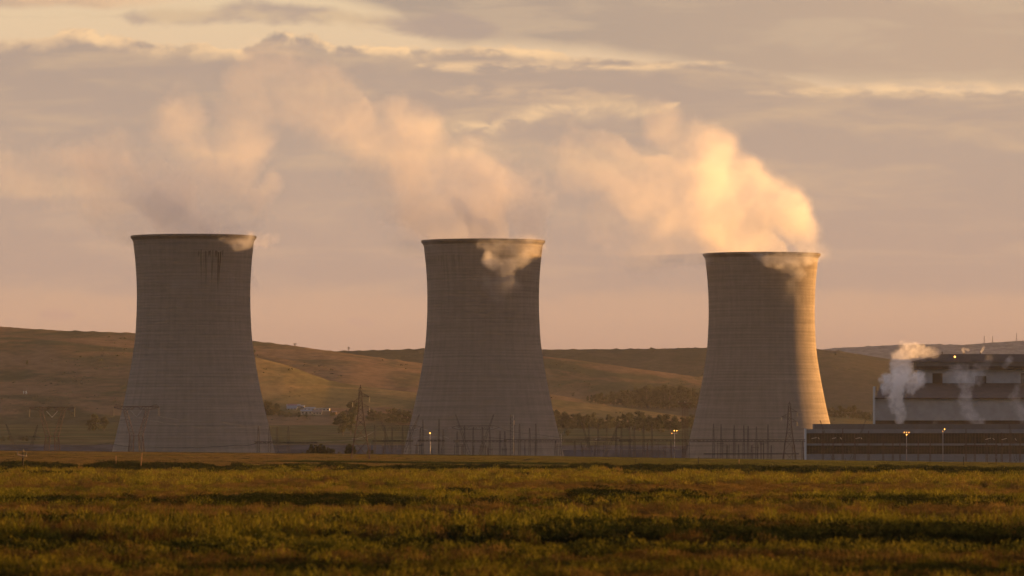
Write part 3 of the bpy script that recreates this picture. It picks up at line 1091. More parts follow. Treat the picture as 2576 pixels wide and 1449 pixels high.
def lattice(mb, prof, leg, brace, panels=None, depth=1.0):
    """four-legged tapering lattice; prof = [(z, half width)] from the foot up"""
    zs = [p[0] for p in prof]
    ws = [p[1] for p in prof]
    lv = [zs[0]]
    z = zs[0]
    while z < zs[-1] - .3:
        h = float(np.interp(z, zs, ws)) * (2.0 if panels is None else panels)
        z = min(zs[-1], z + max(h, .5))
        if zs[-1] - z < .35:
            z = zs[-1]
        lv.append(z)
    pts = []
    for z in lv:
        q = float(np.interp(z, zs, ws))
        pts.append([(-q, -q * depth, z), (q, -q * depth, z), (q, q * depth, z), (-q, q * depth, z)])
    for i in range(len(lv) - 1):
        for k in range(4):
            k2 = (k + 1) % 4
            mb.bar(pts[i][k], pts[i + 1][k], leg)
            if i % 2 == 0:
                mb.bar(pts[i][k], pts[i + 1][k2], brace)
            else:
                mb.bar(pts[i][k2], pts[i + 1][k], brace)
            if i % 3 == 2 or i == 0:
                mb.bar(pts[i + 1][k], pts[i + 1][k2], brace)


def truss(mb, p, q, h, wd, chord, brace, n):
    """box truss from p to q"""
    p, q = Vector(p), Vector(q)
    dirv = (q - p).normalized()
    side = dirv.cross(Vector((0, 0, 1))).normalized() * wd * .5
    up = Vector((0, 0, h))
    cs = []
    for s_, u in ((-1, 0), (1, 0), (1, 1), (-1, 1)):
        a, b = p + side * s_ + up * u, q + side * s_ + up * u
        mb.bar(a, b, chord)
        cs.append((a, b))
    for i in range(n):
        t0, t1 = i / n, (i + 1) / n
        for k in range(4):
            a, b = cs[k], cs[(k + 1) % 4]
            mb.bar(a[0].lerp(a[1], t0), b[0].lerp(b[1], t1), brace)


def insul(mb, a, b, r=.16):
    a, b = Vector(a), Vector(b)
    n = max(4, int((b - a).length / .28))
    pts = []
    mb.tube([a, b], r * .35, 5)
    for i in range(n):
        c = a.lerp(b, (i + .5) / n)
        dv = (b - a).normalized() * .06
        mb.tube([c - dv, c + dv], r, 7, r * .75)


def arm_tower(px, d, top, arms, prof_rows, label, mt, k=1.0):
    """single mast with staggered cross-arms"""
    x0 = X(px, d)
    z0 = ground_z(x0, d) - .3
    s = d / F
    o = thing('transmission_pylon', (x0, d, z0), label, 'pylon', 'single-mast pylons with staggered arms')
    zz = lambda r: Z(r, d) - z0
    m = MB()
    lattice(m, [(0, prof_rows[-1][1] * s)] + [(zz(r), hw * s) for r, hw in prof_rows[::-1] if zz(r) > .5], .20 * k, .10 * k)
    m.build('mast', mt, o)
    m = MB()
    t = zz(top)
    w_ = prof_rows[0][1] * s
    b_ = zz(prof_rows[0][0])
    for sx in (-1, 1):
        for sy in (-1, 1):
            m.bar((sx * w_, sy * w_, b_), (sx * w_ * 1.25, sy * w_, (b_ + t) / 2), .10 * k)
            m.bar((sx * w_ * 1.25, sy * w_, (b_ + t) / 2), (0, 0, t), .10 * k)
    m.bar((0, 0, b_), (0, 0, t + .4), .14 * k)
    m.build('peak', mt, o)
    for r, side, ln, hang in arms:
        m = MB()
        hw = float(np.interp(r, [a for a, _ in prof_rows], [b for _, b in prof_rows])) * s
        tip = (side * ln * s, 0, zz(r))
        for sy in (-1, 1):
            m.bar((side * hw, sy * hw, zz(r)), tip, .12 * k)
            m.bar((side * hw * .8, sy * hw * .8, zz(r - 9)), tip, .10 * k)
        for q in (.35, .7):
            a_ = Vector((side * hw, 0, zz(r))).lerp(Vector(tip), q)
            m.bar(a_, a_ + Vector((0, 0, (1 - q) * 9 * s)), .07 * k)
        ao = m.build('cross_arm', mt, o)
        m = MB()
        insul(m, tip, (tip[0], 0, zz(r + hang)), .13 * k)
        m.build('insulator_string', M_GLASSY if side < 0 else M_STEEL, ao)
    return o


arm_tower(907, 1400, 972, [(998, 1, 22, 13), (1011, -1, 20, 13), (1024, 1, 22, 13)],
          [(986, 3.2), (998, 4.0), (1028, 5.2), (1065, 9.5), (1105, 16), (1160, 24)], 'tallest lattice pylon, standing alone in the field between left and middle cooling towers', M_RUST)
arm_tower(1986, 1980, 1012.5, [(1036, 1, 19, 11), (1049, -1, 20, 8), (1061, 1, 19, 10)],
          [(1022, 3.0), (1036, 3.6), (1062, 4.4), (1085, 6.5), (1120, 11.5), (1166, 18)], 'lattice pylon with staggered arms before the right cooling tower, beside the hall', M_RUST)


def cat_tower(px, d, label, k=1.0, top=1025.0, mt=None):
    x0 = X(px, d)
    z0 = ground_z(x0, d) - .4
    s = d / F * k
    mt = mt or M_RUST
    o = thing('cat_head_pylon', (x0, d, z0), label, 'pylon', 'wide cat-head pylons at the left')
    zz = lambda r: Z(top, d) - (r - 1025) * s - z0
    zw = zz(1098)
    m = MB()
    for sx in (-1, 1):
        for sy in (-1, 1):
            for (xt, xb) in ((16, 22), (6, 9)):
                m.bar((sx * xt * s, sy * 8 * s, zw), (sx * xb * s, sy * 13 * s, 0), .17)
            m.bar((sx * 16 * s, sy * 8 * s, zw), (sx * 9 * s, sy * 13 * s, 0), .09)
            m.bar((sx * 6 * s, sy * 8 * s, zw), (sx * 22 * s, sy * 13 * s, 0), .09)
        for xt in (16, 6):
            m.bar((sx * xt * s, -8 * s, zw), (sx * xt * s, 8 * s, zw), .12)
            m.bar((sx * xt * s, -8 * s, zw), (sx * (xt + 3) * s, 13 * s, 0), .08)
    for sy in (-1, 1):
        m.bar((-16 * s, sy * 8 * s, zw), (16 * s, sy * 8 * s, zw), .14)
    m.build('base_frame', mt, o)
    zt = zz(1032)
    for sx in (-1, 1):
        m = MB()
        n = 9
        prev = None
        for i in range(n + 1):
            t = i / n
            xo = (16 + (32.5 - 16) * t) * s * sx
            xi = (5 + (24.5 - 5) * t) * s * sx
            yy = (8 + (3.5 - 8) * t) * s
            z = zw + (zt - zw) * t
            cur = [Vector((xo, -yy, z)), Vector((xo, yy, z)), Vector((xi, yy, z)), Vector((xi, -yy, z))]
            if prev:
                for q in range(4):
                    m.bar(prev[q], cur[q], .15)
                    m.bar(prev[q], cur[(q + 1) % 4], .08) if i % 2 else m.bar(prev[(q + 1) % 4], cur[q], .08)
            prev = cur
        m.build('mast', mt, o)
    m = MB()
    zu = zz(1024.5)
    for sy in (-1, 1):
        y = sy * 3.5 * s
        m.bar((-57 * s, 0, zz(1025.5)), (-33 * s, y, zu), .20)
        m.bar((57 * s, 0, zz(1025.5)), (33 * s, y, zu), .20)
        m.bar((-33 * s, y, zu), (33 * s, y, zu), .22)
        m.bar((-57 * s, 0, zz(1026.5)), (-33 * s, y, zt), .20)
        m.bar((57 * s, 0, zz(1026.5)), (33 * s, y, zt), .20)
        m.bar((-33 * s, y, zt), (-14 * s, y, zt), .12)
        m.bar((33 * s, y, zt), (14 * s, y, zt), .12)
        m.bar((-14 * s, y, zt), (0, y, zu), .12)
        m.bar((14 * s, y, zt), (0, y, zu), .12)
        for q in range(6):
            for sx in (-1, 1):
                xa, xb = 33 - q * 4.5, 33 - (q + 1) * 4.5
                m.bar((sx * xa * s, y, zt if q % 2 else zu), (sx * xb * s, y, zu if q % 2 else zt), .10)
                xa, xb = 33 + q * 4, 33 + (q + 1) * 4
                m.bar((sx * xa * s, y * (1 - q / 6), zt if q % 2 else zu), (sx * xb * s, y * (1 - (q + 1) / 6), zz(1025.5)), .07)
    m.build('cross_arm', mt, o)
    for sx in (-1, 1):
        m = MB()
        m.bar((sx * 57 * s, 0, zz(1025.5)), (sx * 51 * s, 0, zz(1018.5)), .11)
        m.bar((sx * 51 * s, 0, zz(1018.5)), (sx * 33 * s, 0, zu), .11)
        m.bar((sx * 51 * s, 0, zz(1018.5)), (sx * 46 * s, 0, zz(1025)), .08)
        m.build('earth_peak', mt, o)
        m = MB()
        insul(m, (sx * 56.5 * s, 0, zz(1026)), (sx * 56.5 * s, 0, zz(1049)), .12)
        m.build('insulator_string', M_STEEL, o)
    m = MB()
    insul(m, (-14 * s, 0, zz(1034)), (0, 0, zz(1050)), .14)
    insul(m, (14 * s, 0, zz(1034)), (0, 0, zz(1050)), .14)
    m.build('insulator_string', M_GLASSY, o)
    return o


cat_tower(131, 2010, 'wide cat-head lattice pylon against the green slope at far left')
cat_tower(343, 2010, 'wide cat-head lattice pylon half in front of the left cooling tower', top=1023.5)


def vee_tower(lt, rt, lb, rb, beam, d, label):
    """V-shaped strung gantry; tops, feet and beam given as (bearing, row)"""
    cxp = (lb[0] + rb[0]) / 2
    x0 = X(cxp, d)
    z0 = ground_z(x0, d) - .3
    o = thing('v_pylon', (x0, d, z0), label, 'pylon', 'V-shaped pylons in the switchyard')
    V = lambda a, y=0: Vector((X(a[0], d) - x0, y, Z(a[1], d) - z0))
    for tp, bt in ((lt, lb), (rt, rb)):
        m = MB()
        q0, q1 = V(bt), V(tp)
        q0.z = max(q0.z, 0)
        n = 12
        for i in range(n):
            a, b = q0.lerp(q1, i / n), q0.lerp(q1, (i + 1) / n)
            wa, wb = .55 * (1 - .75 * i / n), .55 * (1 - .75 * (i + 1) / n)
            m.bar(a + Vector((-wa, 0, 0)), b + Vector((-wb, 0, 0)), .13)
            m.bar(a + Vector((wa, 0, 0)), b + Vector((wb, 0, 0)), .13)
            m.bar(a + Vector((-wa, 0, 0)), b + Vector((wb, 0, 0)), .07)
        m.bar(q0, Vector((q0.x, 0, 0)), .3)
        m.build('mast', M_FAINT, o)
    if beam:
        m = MB()
        a, b = V((beam[0], beam[2])), V((beam[1], beam[2]))
        h = (beam[2] - beam[3]) * d / F
        in0, in1 = a.lerp(b, .12), a.lerp(b, .88)
        truss(m, in0, in1, h, 1.0, .14, .08, 14)
        for e, i_ in ((a, in0), (b, in1)):
            e = e + Vector((0, 0, h * .5))
            for sy in (-.5, .5):
                m.bar(e, i_ + Vector((0, sy, 0)), .13)
                m.bar(e, i_ + Vector((0, sy, h)), .13)
        m.build('beam', M_FAINT, o)
    return o


vee_tower((15, 1067), (95, 1068), (40, 1132), (76, 1132), (22, 102, 1105, 1097), 2150, 'V-shaped lattice pylon at the far left behind the bushes')
vee_tower((954, 1042.5), (1055, 1042.5), (986, 1142), (1014, 1142), (942, 1062, 1082, 1070), 2120, 'V-shaped lattice pylon with a long beam just left of the middle cooling tower')
vee_tower((1146, 1042.5), (1242, 1042.5), (1180, 1142), (1207, 1142), (1135, 1256, 1080, 1071), 2140, 'V-shaped lattice pylon across the foot of the middle cooling tower')
vee_tower((1461.5, 1061), (1556, 1066), (1492, 1150), (1522, 1150), None, 2180, 'V-shaped lattice pylon without a beam between middle and right cooling towers')
vee_tower((2063, 1057), (2178, 1056), (2098, 1160), (2140, 1160), None, 2230, 'V-shaped lattice pylon with tips above the left end of the hall roof')
vee_tower((2538, 1062), (2610, 1062), (2556, 1160), (2590, 1160), None, 2230, 'V-shaped lattice pylon before the hall at the right edge')

# twin-pole tower left of the right cooling tower
d = 2140.0
x0 = X(1723.5, d)
z0 = ground_z(x0, d)
o = thing('twin_pole_pylon', (x0, d, z0), 'twin-column pylon with a flat top bar left of the right cooling tower', 'pylon')
zz = lambda r: Z(r, d) - z0
s = d / F
for sx in (-1, 1):
    m = MB()
    lattice(m, [(-.3, .50), (zz(1040), .42), (zz(1020), .36)], .12, .07)
    m.v = [(a + sx * 4.2 * s, b, c) for a, b, c in m.v]
    m.build('column', M_RUST, o)
m = MB()
truss(m, (-17 * s, 0, zz(1015.5)), (17 * s, 0, zz(1015.5)), .35, .5, .12, .06, 10)
for sx in (-1, 1):
    m.bar((sx * 4.2 * s, 0, zz(1026)), (sx * 14 * s, 0, zz(1015.5)), .13)
    m.bar((sx * 4.2 * s, 0, zz(1022)), (0, 0, zz(1015.5)), .10)
m.build('cross_arm', M_RUST, o)
for xx, hh in ((-16, 7), (-1, 10), (1.5, 5), (14, 6)):
    m = MB()
    insul(m, (xx * s, 0, zz(1013)), (xx * s, 0, zz(1013 - hh * .45)), .14)
    m.build('insulator', M_GLASSY if xx < 0 else M_STEEL, o)

# mast with a painted sun highlight in front of the middle tower
d = 2160.0
x0 = X(1288.5, d)
z0 = ground_z(x0, d)
o = thing('lightning_mast', (x0, d, z0), 'broad lattice mast with an orange sun highlight at the right of the middle cooling tower', 'mast')
zz = lambda r: Z(r, d) - z0
s = d / F
m = MB()
lattice(m, [(-.3, .80), (zz(1070), .72), (zz(1044), .70)], .16, .09)
m.build('mast', M_FAINT, o)
m = MB()
m.tube([(3.4 * s, -.8, -.3), (3.4 * s, -.8, zz(1044))], .12, 7)
m.build('pipe', M_POLE, o, True)
m = MB()
m.box(3.0 * s, 6.4 * s, -1.2, .5, zz(1068.5), zz(1057.5))
m.bar((4.5 * s, -.3, zz(1068.5)), (4.5 * s, -.3, zz(1072)), .2)
m.build('panel', plain('sun_highlight', (.55, .40, .26), .6, .1), o)  # added box paints the pole's orange sun highlight into its colour


def gantry(cols, d, beam, label, wid=.5, mt=None):
    """switchyard gantry: lattice columns with needle tops and a truss beam between them"""
    mt = mt or M_FAINT
    a, b = cols[0][0], cols[-1][0]
    cxp = (a + b) / 2
    x0 = X(cxp, d)
    z0 = ground_z(x0, d) - .2
    o = thing('switchyard_gantry', (x0, d, z0), label, 'gantry', 'lattice gantries of the switchyard')
    for px, top in cols:
        m = MB()
        h = Z(top, d) - z0
        lattice(m, [(0, wid * 1.0), (h * .55, wid * .8), (h * .9, wid * .45), (h, wid * .2)], .11, .065)
        m.v = [(q + X(px, d) - x0, y, z) for q, y, z in m.v]
        m.build('column', mt, o)
    if beam:
        p0, p1, r0, r1 = beam
        m = MB()
        zb = Z(r1, d) - z0
        h = (r1 - r0) * d / F
        L = X(p1, d) - X(p0, d)
        truss(m, (X(p0, d) - x0, 0, zb), (X(p1, d) - x0, 0, zb), h, .9, .18, .11, max(4, int(L / 1.4)))
        m.build('beam', mt, o)
    return o


gantry([(650, 1072), (678, 1072)], 2080, (640, 690, 1111, 1115), 'pair of needle-topped gantry columns at the right foot of the left cooling tower', .55)
gantry([(697, 1072), (725.5, 1072)], 2060, (690, 800, 1112, 1115), 'pair of needle-topped gantry columns just right of the left cooling tower', .55)
gantry([(942.5, 1067.5), (968.5, 1070), (986.5, 1071), (1013, 1071), (1031, 1075)], 2090, (935, 1040, 1108, 1111), 'gantry of five columns left of the middle cooling tower foot', .4)
gantry([(1057.5, 1077), (1064, 1055), (1104.5, 1054), (1115, 1080)], 2110, (1050, 1120, 1107, 1110), 'gantry with two taller needles at the left foot of the middle cooling tower', .4)
gantry([(1150, 1085), (1168.5, 1070), (1190.5, 1075), (1214, 1075), (1232, 1082), (1258, 1084)], 2130, (1140, 1275, 1108, 1112), 'gantry of six columns across the foot of the middle cooling tower', .4)
gantry([(1270, 1085), (1307, 1066), (1332.5, 1077), (1348, 1066), (1397.5, 1109), (1446, 1109)], 2150, (1268, 1480, 1106, 1112), 'long gantry at the right foot of the middle cooling tower', .45)
gantry([(1481, 1070), (1505, 1067), (1526, 1070), (1550, 1072)], 2100, (1470, 1560, 1102, 1108), 'gantry of four tall columns between middle and right cooling towers, before the green field', .42)
gantry([(1563, 1072), (1584, 1072), (1596, 1072), (1619, 1072), (1640, 1067), (1688, 1110)], 2120, (1556, 1760, 1106, 1110), 'gantry of six columns before the tree belt left of the right cooling tower', .42)
gantry([(1795, 1066), (1814, 1067), (1847, 1070), (1871, 1070), (1882, 1071), (1903, 1073), (1932, 1068), (2019, 1109)], 2170, (1756, 2026, 1106, 1111), 'long gantry of eight columns across the foot of the right cooling tower', .42)
gantry([(1830, 1120), (1858, 1118), (1890, 1120), (1940, 1120)], 2060, (1770, 2010, 1141, 1142.5), 'low gantry with a thin beam in front of the right cooling tower', .3)
gantry([(2070, 1084), (2096, 1090), (2120, 1078), (2150, 1090), (2185, 1084)], 2200, (2062, 2190, 1112, 1115), 'gantry of five thin columns before the left end of the long hall', .35, M_RUST)
gantry([(2222, 1090), (2246, 1098), (2264, 1092), (2310, 1096), (2340, 1094)], 2210, (2215, 2350, 1126, 1129), 'gantry of five thin columns beside the four-lamp floodlight mast', .3, M_RUST)
gantry([(2430, 1078), (2452, 1096), (2482, 1090), (2506, 1096)], 2200, (2425, 2510, 1120, 1123), 'gantry of four thin columns before the right part of the long hall', .35, M_RUST)
gantry([(2520, 1088), (2541, 1084), (2566, 1092), (2600, 1090)], 2215, (2515, 2640, 1112, 1115), 'gantry of thin columns before the hall at the right edge', .35, M_RUST)

# low switchgear posts between the gantries
gs_ = np.random.RandomState(8)
gx = np.sort(np.concatenate([gs_.uniform(925, 1480, 26), gs_.uniform(1480, 2030, 20)]))
for i, px in enumerate(gx):
    d = gs_.uniform(2000, 2200)
    x0 = X(px, d)
    z0 = ground_z(x0, d) - .2
    s = d / F
    o = thing('switchgear_post', (x0, d, z0), 'low switchgear post with an insulator arm, %s of %d from left' % (ORD[i], len(gx)), 'switchgear', 'low switchgear posts of the switchyard')
    h = Z(gs_.uniform(1108, 1128), d) - z0
    m = MB()
    k = gs_.randint(3)
    w_ = gs_.uniform(.6, 1.6)
    if k == 0:
        m.bar((0, 0, 0), (0, 0, h), .17)
        m.bar((-w_, 0, h), (w_, 0, h), .14)
    elif k == 1:
        m.bar((-w_ * .7, 0, 0), (-w_ * .7, 0, h), .15)
        m.bar((w_ * .7, 0, 0), (w_ * .7, 0, h), .15)
        m.bar((-w_, 0, h * .9), (w_, 0, h * .9), .14)
    else:
        m.bar((-w_ * .5, 0, 0), (0, 0, h), .13)
        m.bar((w_ * .5, 0, 0), (0, 0, h), .13)
        m.bar((-w_ * .3, 0, h * .5), (w_ * .3, 0, h * .5), .1)
    m.build('post', M_RUST if gs_.rand() < .4 else M_FAINT, o)
    m = MB()
    q = gs_.uniform(-.8, .8) * w_
    insul(m, (q, 0, h + .05), (q + gs_.uniform(-.5, .5), 0, h + gs_.uniform(.7, 1.5)), .13)
    m.build('insulator', M_STEEL, o)

# ------------------------------------------------------------------ strings of pale insulators hung slanting from the gantry beams
INS = [((1562, 1078.5), (1569, 1076), 'x')]
_i = []
for (za, zb, dd) in (((1620, 512), (1695, 500), 2135), ((1750, 503), (1858, 520), 2135), ((2010, 518), (2080, 502), 2135), ((2175, 512), (2250, 516), 2135), ((2432, 525), (2500, 508), 2135),
                     ((955, 545), (1072, 522), 2115), ((1118, 528), (1222, 552), 2115), ((938, 697), (1092, 672), 2110), ((1130, 684), (1230, 670), 2110), ((1240, 690), (1410, 680), 2110),
                     ((1450, 688), (1492, 702), 2110), ((1520, 668), (1632, 714), 2110)):
    _i.append((((1380 + za[0] / 5.152) * .66529, (1520 + za[1] / 5.152) * .66529), ((1380 + zb[0] / 5.152) * .66529, (1520 + zb[1] / 5.152) * .66529), dd, 'middle cooling tower foot'))
for (za, zb, dd) in (((62, 525), (135, 508), 2135), ((195, 514), (295, 532), 2135), ((2110, 728), (2230, 712), 2105), ((2525, 750), (2576, 735), 2105)):
    _i.append((((1840 + za[0] / 5.152) * .66529, (1520 + za[1] / 5.152) * .66529), ((1840 + zb[0] / 5.152) * .66529, (1520 + zb[1] / 5.152) * .66529), dd, 'switchyard right of it'))
for (za, zb, dd) in (((255, 1082), (305, 1073), 2195), ((318, 1072), (332, 1088), 2195), ((455, 1083), (495, 1074), 2195), ((535, 1074), (550, 1088), 2195), ((685, 1084), (730, 1074), 2195), ((738, 1074), (748, 1086), 2195),
                     ((1955, 1092), (2012, 1077), 2195), ((2028, 1078), (2046, 1096), 2195), ((2115, 1094), (2170, 1079), 2195), ((2245, 1078), (2260, 1102), 2195)):
    _i.append((((2970 + za[0] / 2.5876) * .66529, (1240 + za[1] / 2.5876) * .66529), ((2970 + zb[0] / 2.5876) * .66529, (1240 + zb[1] / 2.5876) * .66529), dd, 'hall'))
_i.sort(key=lambda a: a[0][0])
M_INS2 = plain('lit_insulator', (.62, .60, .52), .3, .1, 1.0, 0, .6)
for i, (a, b, dd, where) in enumerate(_i):
    pa, pb = P(a[0], a[1], dd), P(b[0], b[1], dd)
    m = MB()
    insul(m, Vector((0, 0, 0)), pb - pa, .15)
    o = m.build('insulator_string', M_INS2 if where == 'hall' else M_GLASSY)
    o.location = pa
    tag(o, 'pale slanting insulator string in the switchyard, %s of %d from left' % (ORD[i], len(_i)), 'insulator', 'pale insulator strings of the switchyard')

# ------------------------------------------------------------------ overhead conductors
def wire(pts, label, r=.055, sag=0.0):
    """pts: list of (px,row,d); each span sags"""
    m = MB()
    v = [P(*p) for p in pts]
    c0 = v[0].copy()
    for a, b in zip(v[:-1], v[1:]):
        q = []
        for i in range(15):
            t = i / 14
            p = a.lerp(b, t) - c0
            p.z -= sag * 4 * t * (1 - t)
            q.append(p)
        m.tube(q, r, 4)
    o = m.build('overhead_line', M_WIRE)
    o.location = c0
    tag(o, label, 'power line', 'overhead lines of the switchyard')


wire([(74.5, 1049, 2010), (286, 1047.5, 2010)], 'slack line between the outer arms of the two cat-head pylons', .04, 1.2)
wire([(131, 1051, 2010), (343, 1049, 2010), (660, 1074, 2080)], 'line strung from the cat-head pylon middle to the needle columns', .04, 2.0)
wire([(400, 1047.5, 2010), (560, 1062, 2040), (678, 1073, 2080)], 'line falling right from the cat-head pylon arm across the left cooling tower', .04, .6)
wire([(0, 1121, 2080), (154, 1122, 2080), (272, 1115, 2080), (366, 1124, 2080), (599, 1120, 2080), (650, 1113, 2080)], 'thick dark sagging line low across the left cooling tower foot', .09, .5)
wire([(725.5, 1073, 2060), (942.5, 1069, 2090)], 'line from the needle columns to the gantry left of the middle tower', .04, 3.0)
wire([(725.5, 1112, 2060), (885, 1104, 2060), (945, 1082, 2115)], 'dark line rising right behind the tallest pylon', .06, .8)
wire([(690, 1120, 2050), (800, 1112, 2050), (942, 1100, 2090)], 'lower dark line rising right behind the tallest pylon', .06, .4)
wire([(1062, 1076, 2120), (1135, 1076, 2140)], 'line between the beams of the two V pylons', .05, .6)
wire([(1256, 1076, 2140), (1348, 1092, 2150), (1500, 1104, 2150)], 'line falling right from the V pylon beam over the long gantry', .05, .6)
wire([(1214, 1098, 2140), (1400, 1108, 2150), (1560, 1100, 2150)], 'lower line over the long gantry right of the middle tower', .05, .6)
wire([(1741, 1016, 2140), (1966, 1049.5, 1980)], 'line from the twin-column pylon to the staggered-arm pylon', .035, 1.5)
wire([(1640, 1080, 2120), (1795, 1075, 2170), (1932, 1076, 2170)], 'line over the columns at the right cooling tower foot', .035, .6)
wire([(1770, 1152, 2050), (1900, 1157, 2050), (2060, 1158, 2050), (2400, 1158, 2050)], 'low dark line near the ground before the right cooling tower', .06, .1)
wire([(2005, 1037, 1980), (2300, 1020, 1500)], 'line running right from the staggered-arm pylon toward the hall', .02, 1.0)

# ------------------------------------------------------------------ poles and posts in the field
d = 930.0
x0 = X(57.5, d)
z0 = ground_z(x0, d) - .3
o = thing('utility_pole', (x0, d, z0), 'short dark utility pole with a lit crossarm and three black insulators in the field', 'utility pole')
zz = lambda r: Z(r, d) - z0
s = d / F
m = MB()
m.tube([(0, 0, 0), (.02, 0, zz(1141)), (.05, 0, zz(1137))], .135, 9, .11)
m.build('pole', M_DARKWOOD, o, True)
m = MB()
m.bar((-13.5 * s, -.16, zz(1143.6)), (10.5 * s, -.16, zz(1147.2)), .17)
m.bar((-6 * s, -.14, zz(1145)), (0, -.14, zz(1151)), .05)
m.build('crossarm', plain('pale_crossarm', (.42, .30, .20), .7, .1), o)
for xx, r0, r1 in ((-13.2, 1144, 1134), (1.0, 1138, 1129), (8.3, 1146.5, 1137)):
    m = MB()
    h = zz(r1) - zz(r0)
    m.lathe([(.02, 0), (.09, .01 * h), (.10, .3 * h), (.07, .35 * h), (.10, .42 * h), (.09, .7 * h), (.06, .74 * h), (.08, .8 * h), (.05, h), (.01, h)], 10, (xx * s, -.16, zz(r0)))
    m.build('insulator', plain('black_insulator', (.012, .012, .012), .3, .1, 1, 0, .5), o, True)


def post(px, d, top, lean, wd, mt, label, flat=1.0):
    x0 = X(px, d)
    z0 = ground_z(x0, d) - .25
    m = MB()
    h = Z(top, d) - z0
    m.tube([(0, 0, 0), (lean * .5, 0, h * .5), (lean, 0, h - .04), (lean, 0, h)], wd, 7, wd * .85)
    o = m.build('fence_post', mt, None, True)
    o.location = (x0, d, z0)
    tag(o, label, 'post', 'posts in the field')


post(354, 960, 1139.5, .20, .10, M_WOOD, 'leaning pale timber post lit orange, below the cat-head pylon')
post(1757.5, 1250, 1150, -.06, .10, M_DARKWOOD, 'dark fence post below the right cooling tower, left part')
post(1859, 1280, 1155, .04, .08, M_WOOD, 'short brown fence post below the middle of the right cooling tower')
post(2424, 1270, 1148.5, .0, .10, M_DARKWOOD, 'straight dark fence post below the pale one-lamp floodlight mast')
post(2126, 1280, 1153, .0, .07, M_DARKWOOD, 'thin dark fence post below the left end of the hall')
post(2507, 1280, 1154, .0, .07, M_DARKWOOD, 'thin dark fence post near the right edge of the field')
post(1599, 1290, 1154.5, .0, .06, M_DARKWOOD, 'thin dark fence post beside the dark bush between the towers')
post(292, 1000, 1147, .0, .05, M_WOOD, 'thin faint post left of the leaning timber post')

# little pylons and masts far off
for px, row, foot, label in ((742, 863.5, 880, 'tiny far pylon on the left hill crest, nearer the left cooling tower'), (877, 872.5, 886, 'tiny far pylon on the hill saddle left of the middle cooling tower')):
    dd = 5600.0 if px < 800 else 6600.0
    x0 = X(px, dd)
    z0 = land(x0, dd) - .5
    o = thing('far_pylon', (x0, dd, z0), label, 'pylon', 'tiny pylons on the skyline')
    m = MB()
    h = Z(row, dd) - z0
    lattice(m, [(0, .9), (h * .6, .45), (h, .15)], .28, .16)
    m.build('mast', M_FAINT, o)
    for q in (.72, .88):
        m = MB()
        m.bar((-2.0, 0, h * q), (2.0, 0, h * q), .28)
        m.build('cross_arm', M_FAINT, o)
for i, (px, top) in enumerate(((2476, 845), (2497, 846), (2557, 838))):
    dd = 8600.0
    x0 = X(px, dd)
    z0 = land(x0, dd) - 1
    m = MB()
    h = Z(top, dd) - z0
    lattice(m, [(0, .8), (h, .25)], .2, .12)
    o = m.build('radio_mast', M_FAINT)
    o.location = (x0, dd, z0)
    tag(o, 'faint radio mast on the far blue ridge, %s of three from the left' % ORD[i], 'mast', 'radio masts on the far ridge')

M_TANK = plain('white_paint', (.80, .80, .78), .5, .05, 1.0)
for i, (px, row) in enumerate(((59.5, 991), (65.5, 991))):
    p = hit(px, row)
    sc = p.y / F
    o = thing('water_tank', p, ('slimmer' if i == 0 else 'stepped') + ' of two small white tanks on the left hillside', 'water tank', 'white tanks on the left hillside')
    m = MB()
    m.lathe([(.8 * sc * 1.3, -.5), (.8 * sc * 1.3, 6.5 * sc), (.3, 7.4 * sc)], 14, (0, 0, 0), True)
    m.build('body', M_TANK, o, True)
    if i:
        m = MB()
        m.lathe([(.9 * sc, -.5), (.9 * sc, 3.6 * sc), (.2, 4.2 * sc)], 12, (1.7 * sc, 0, 0), True)
        m.build('side_tank', M_TANK, o, True)

# ------------------------------------------------------------------ trees
rng = np.random.RandomState(5)


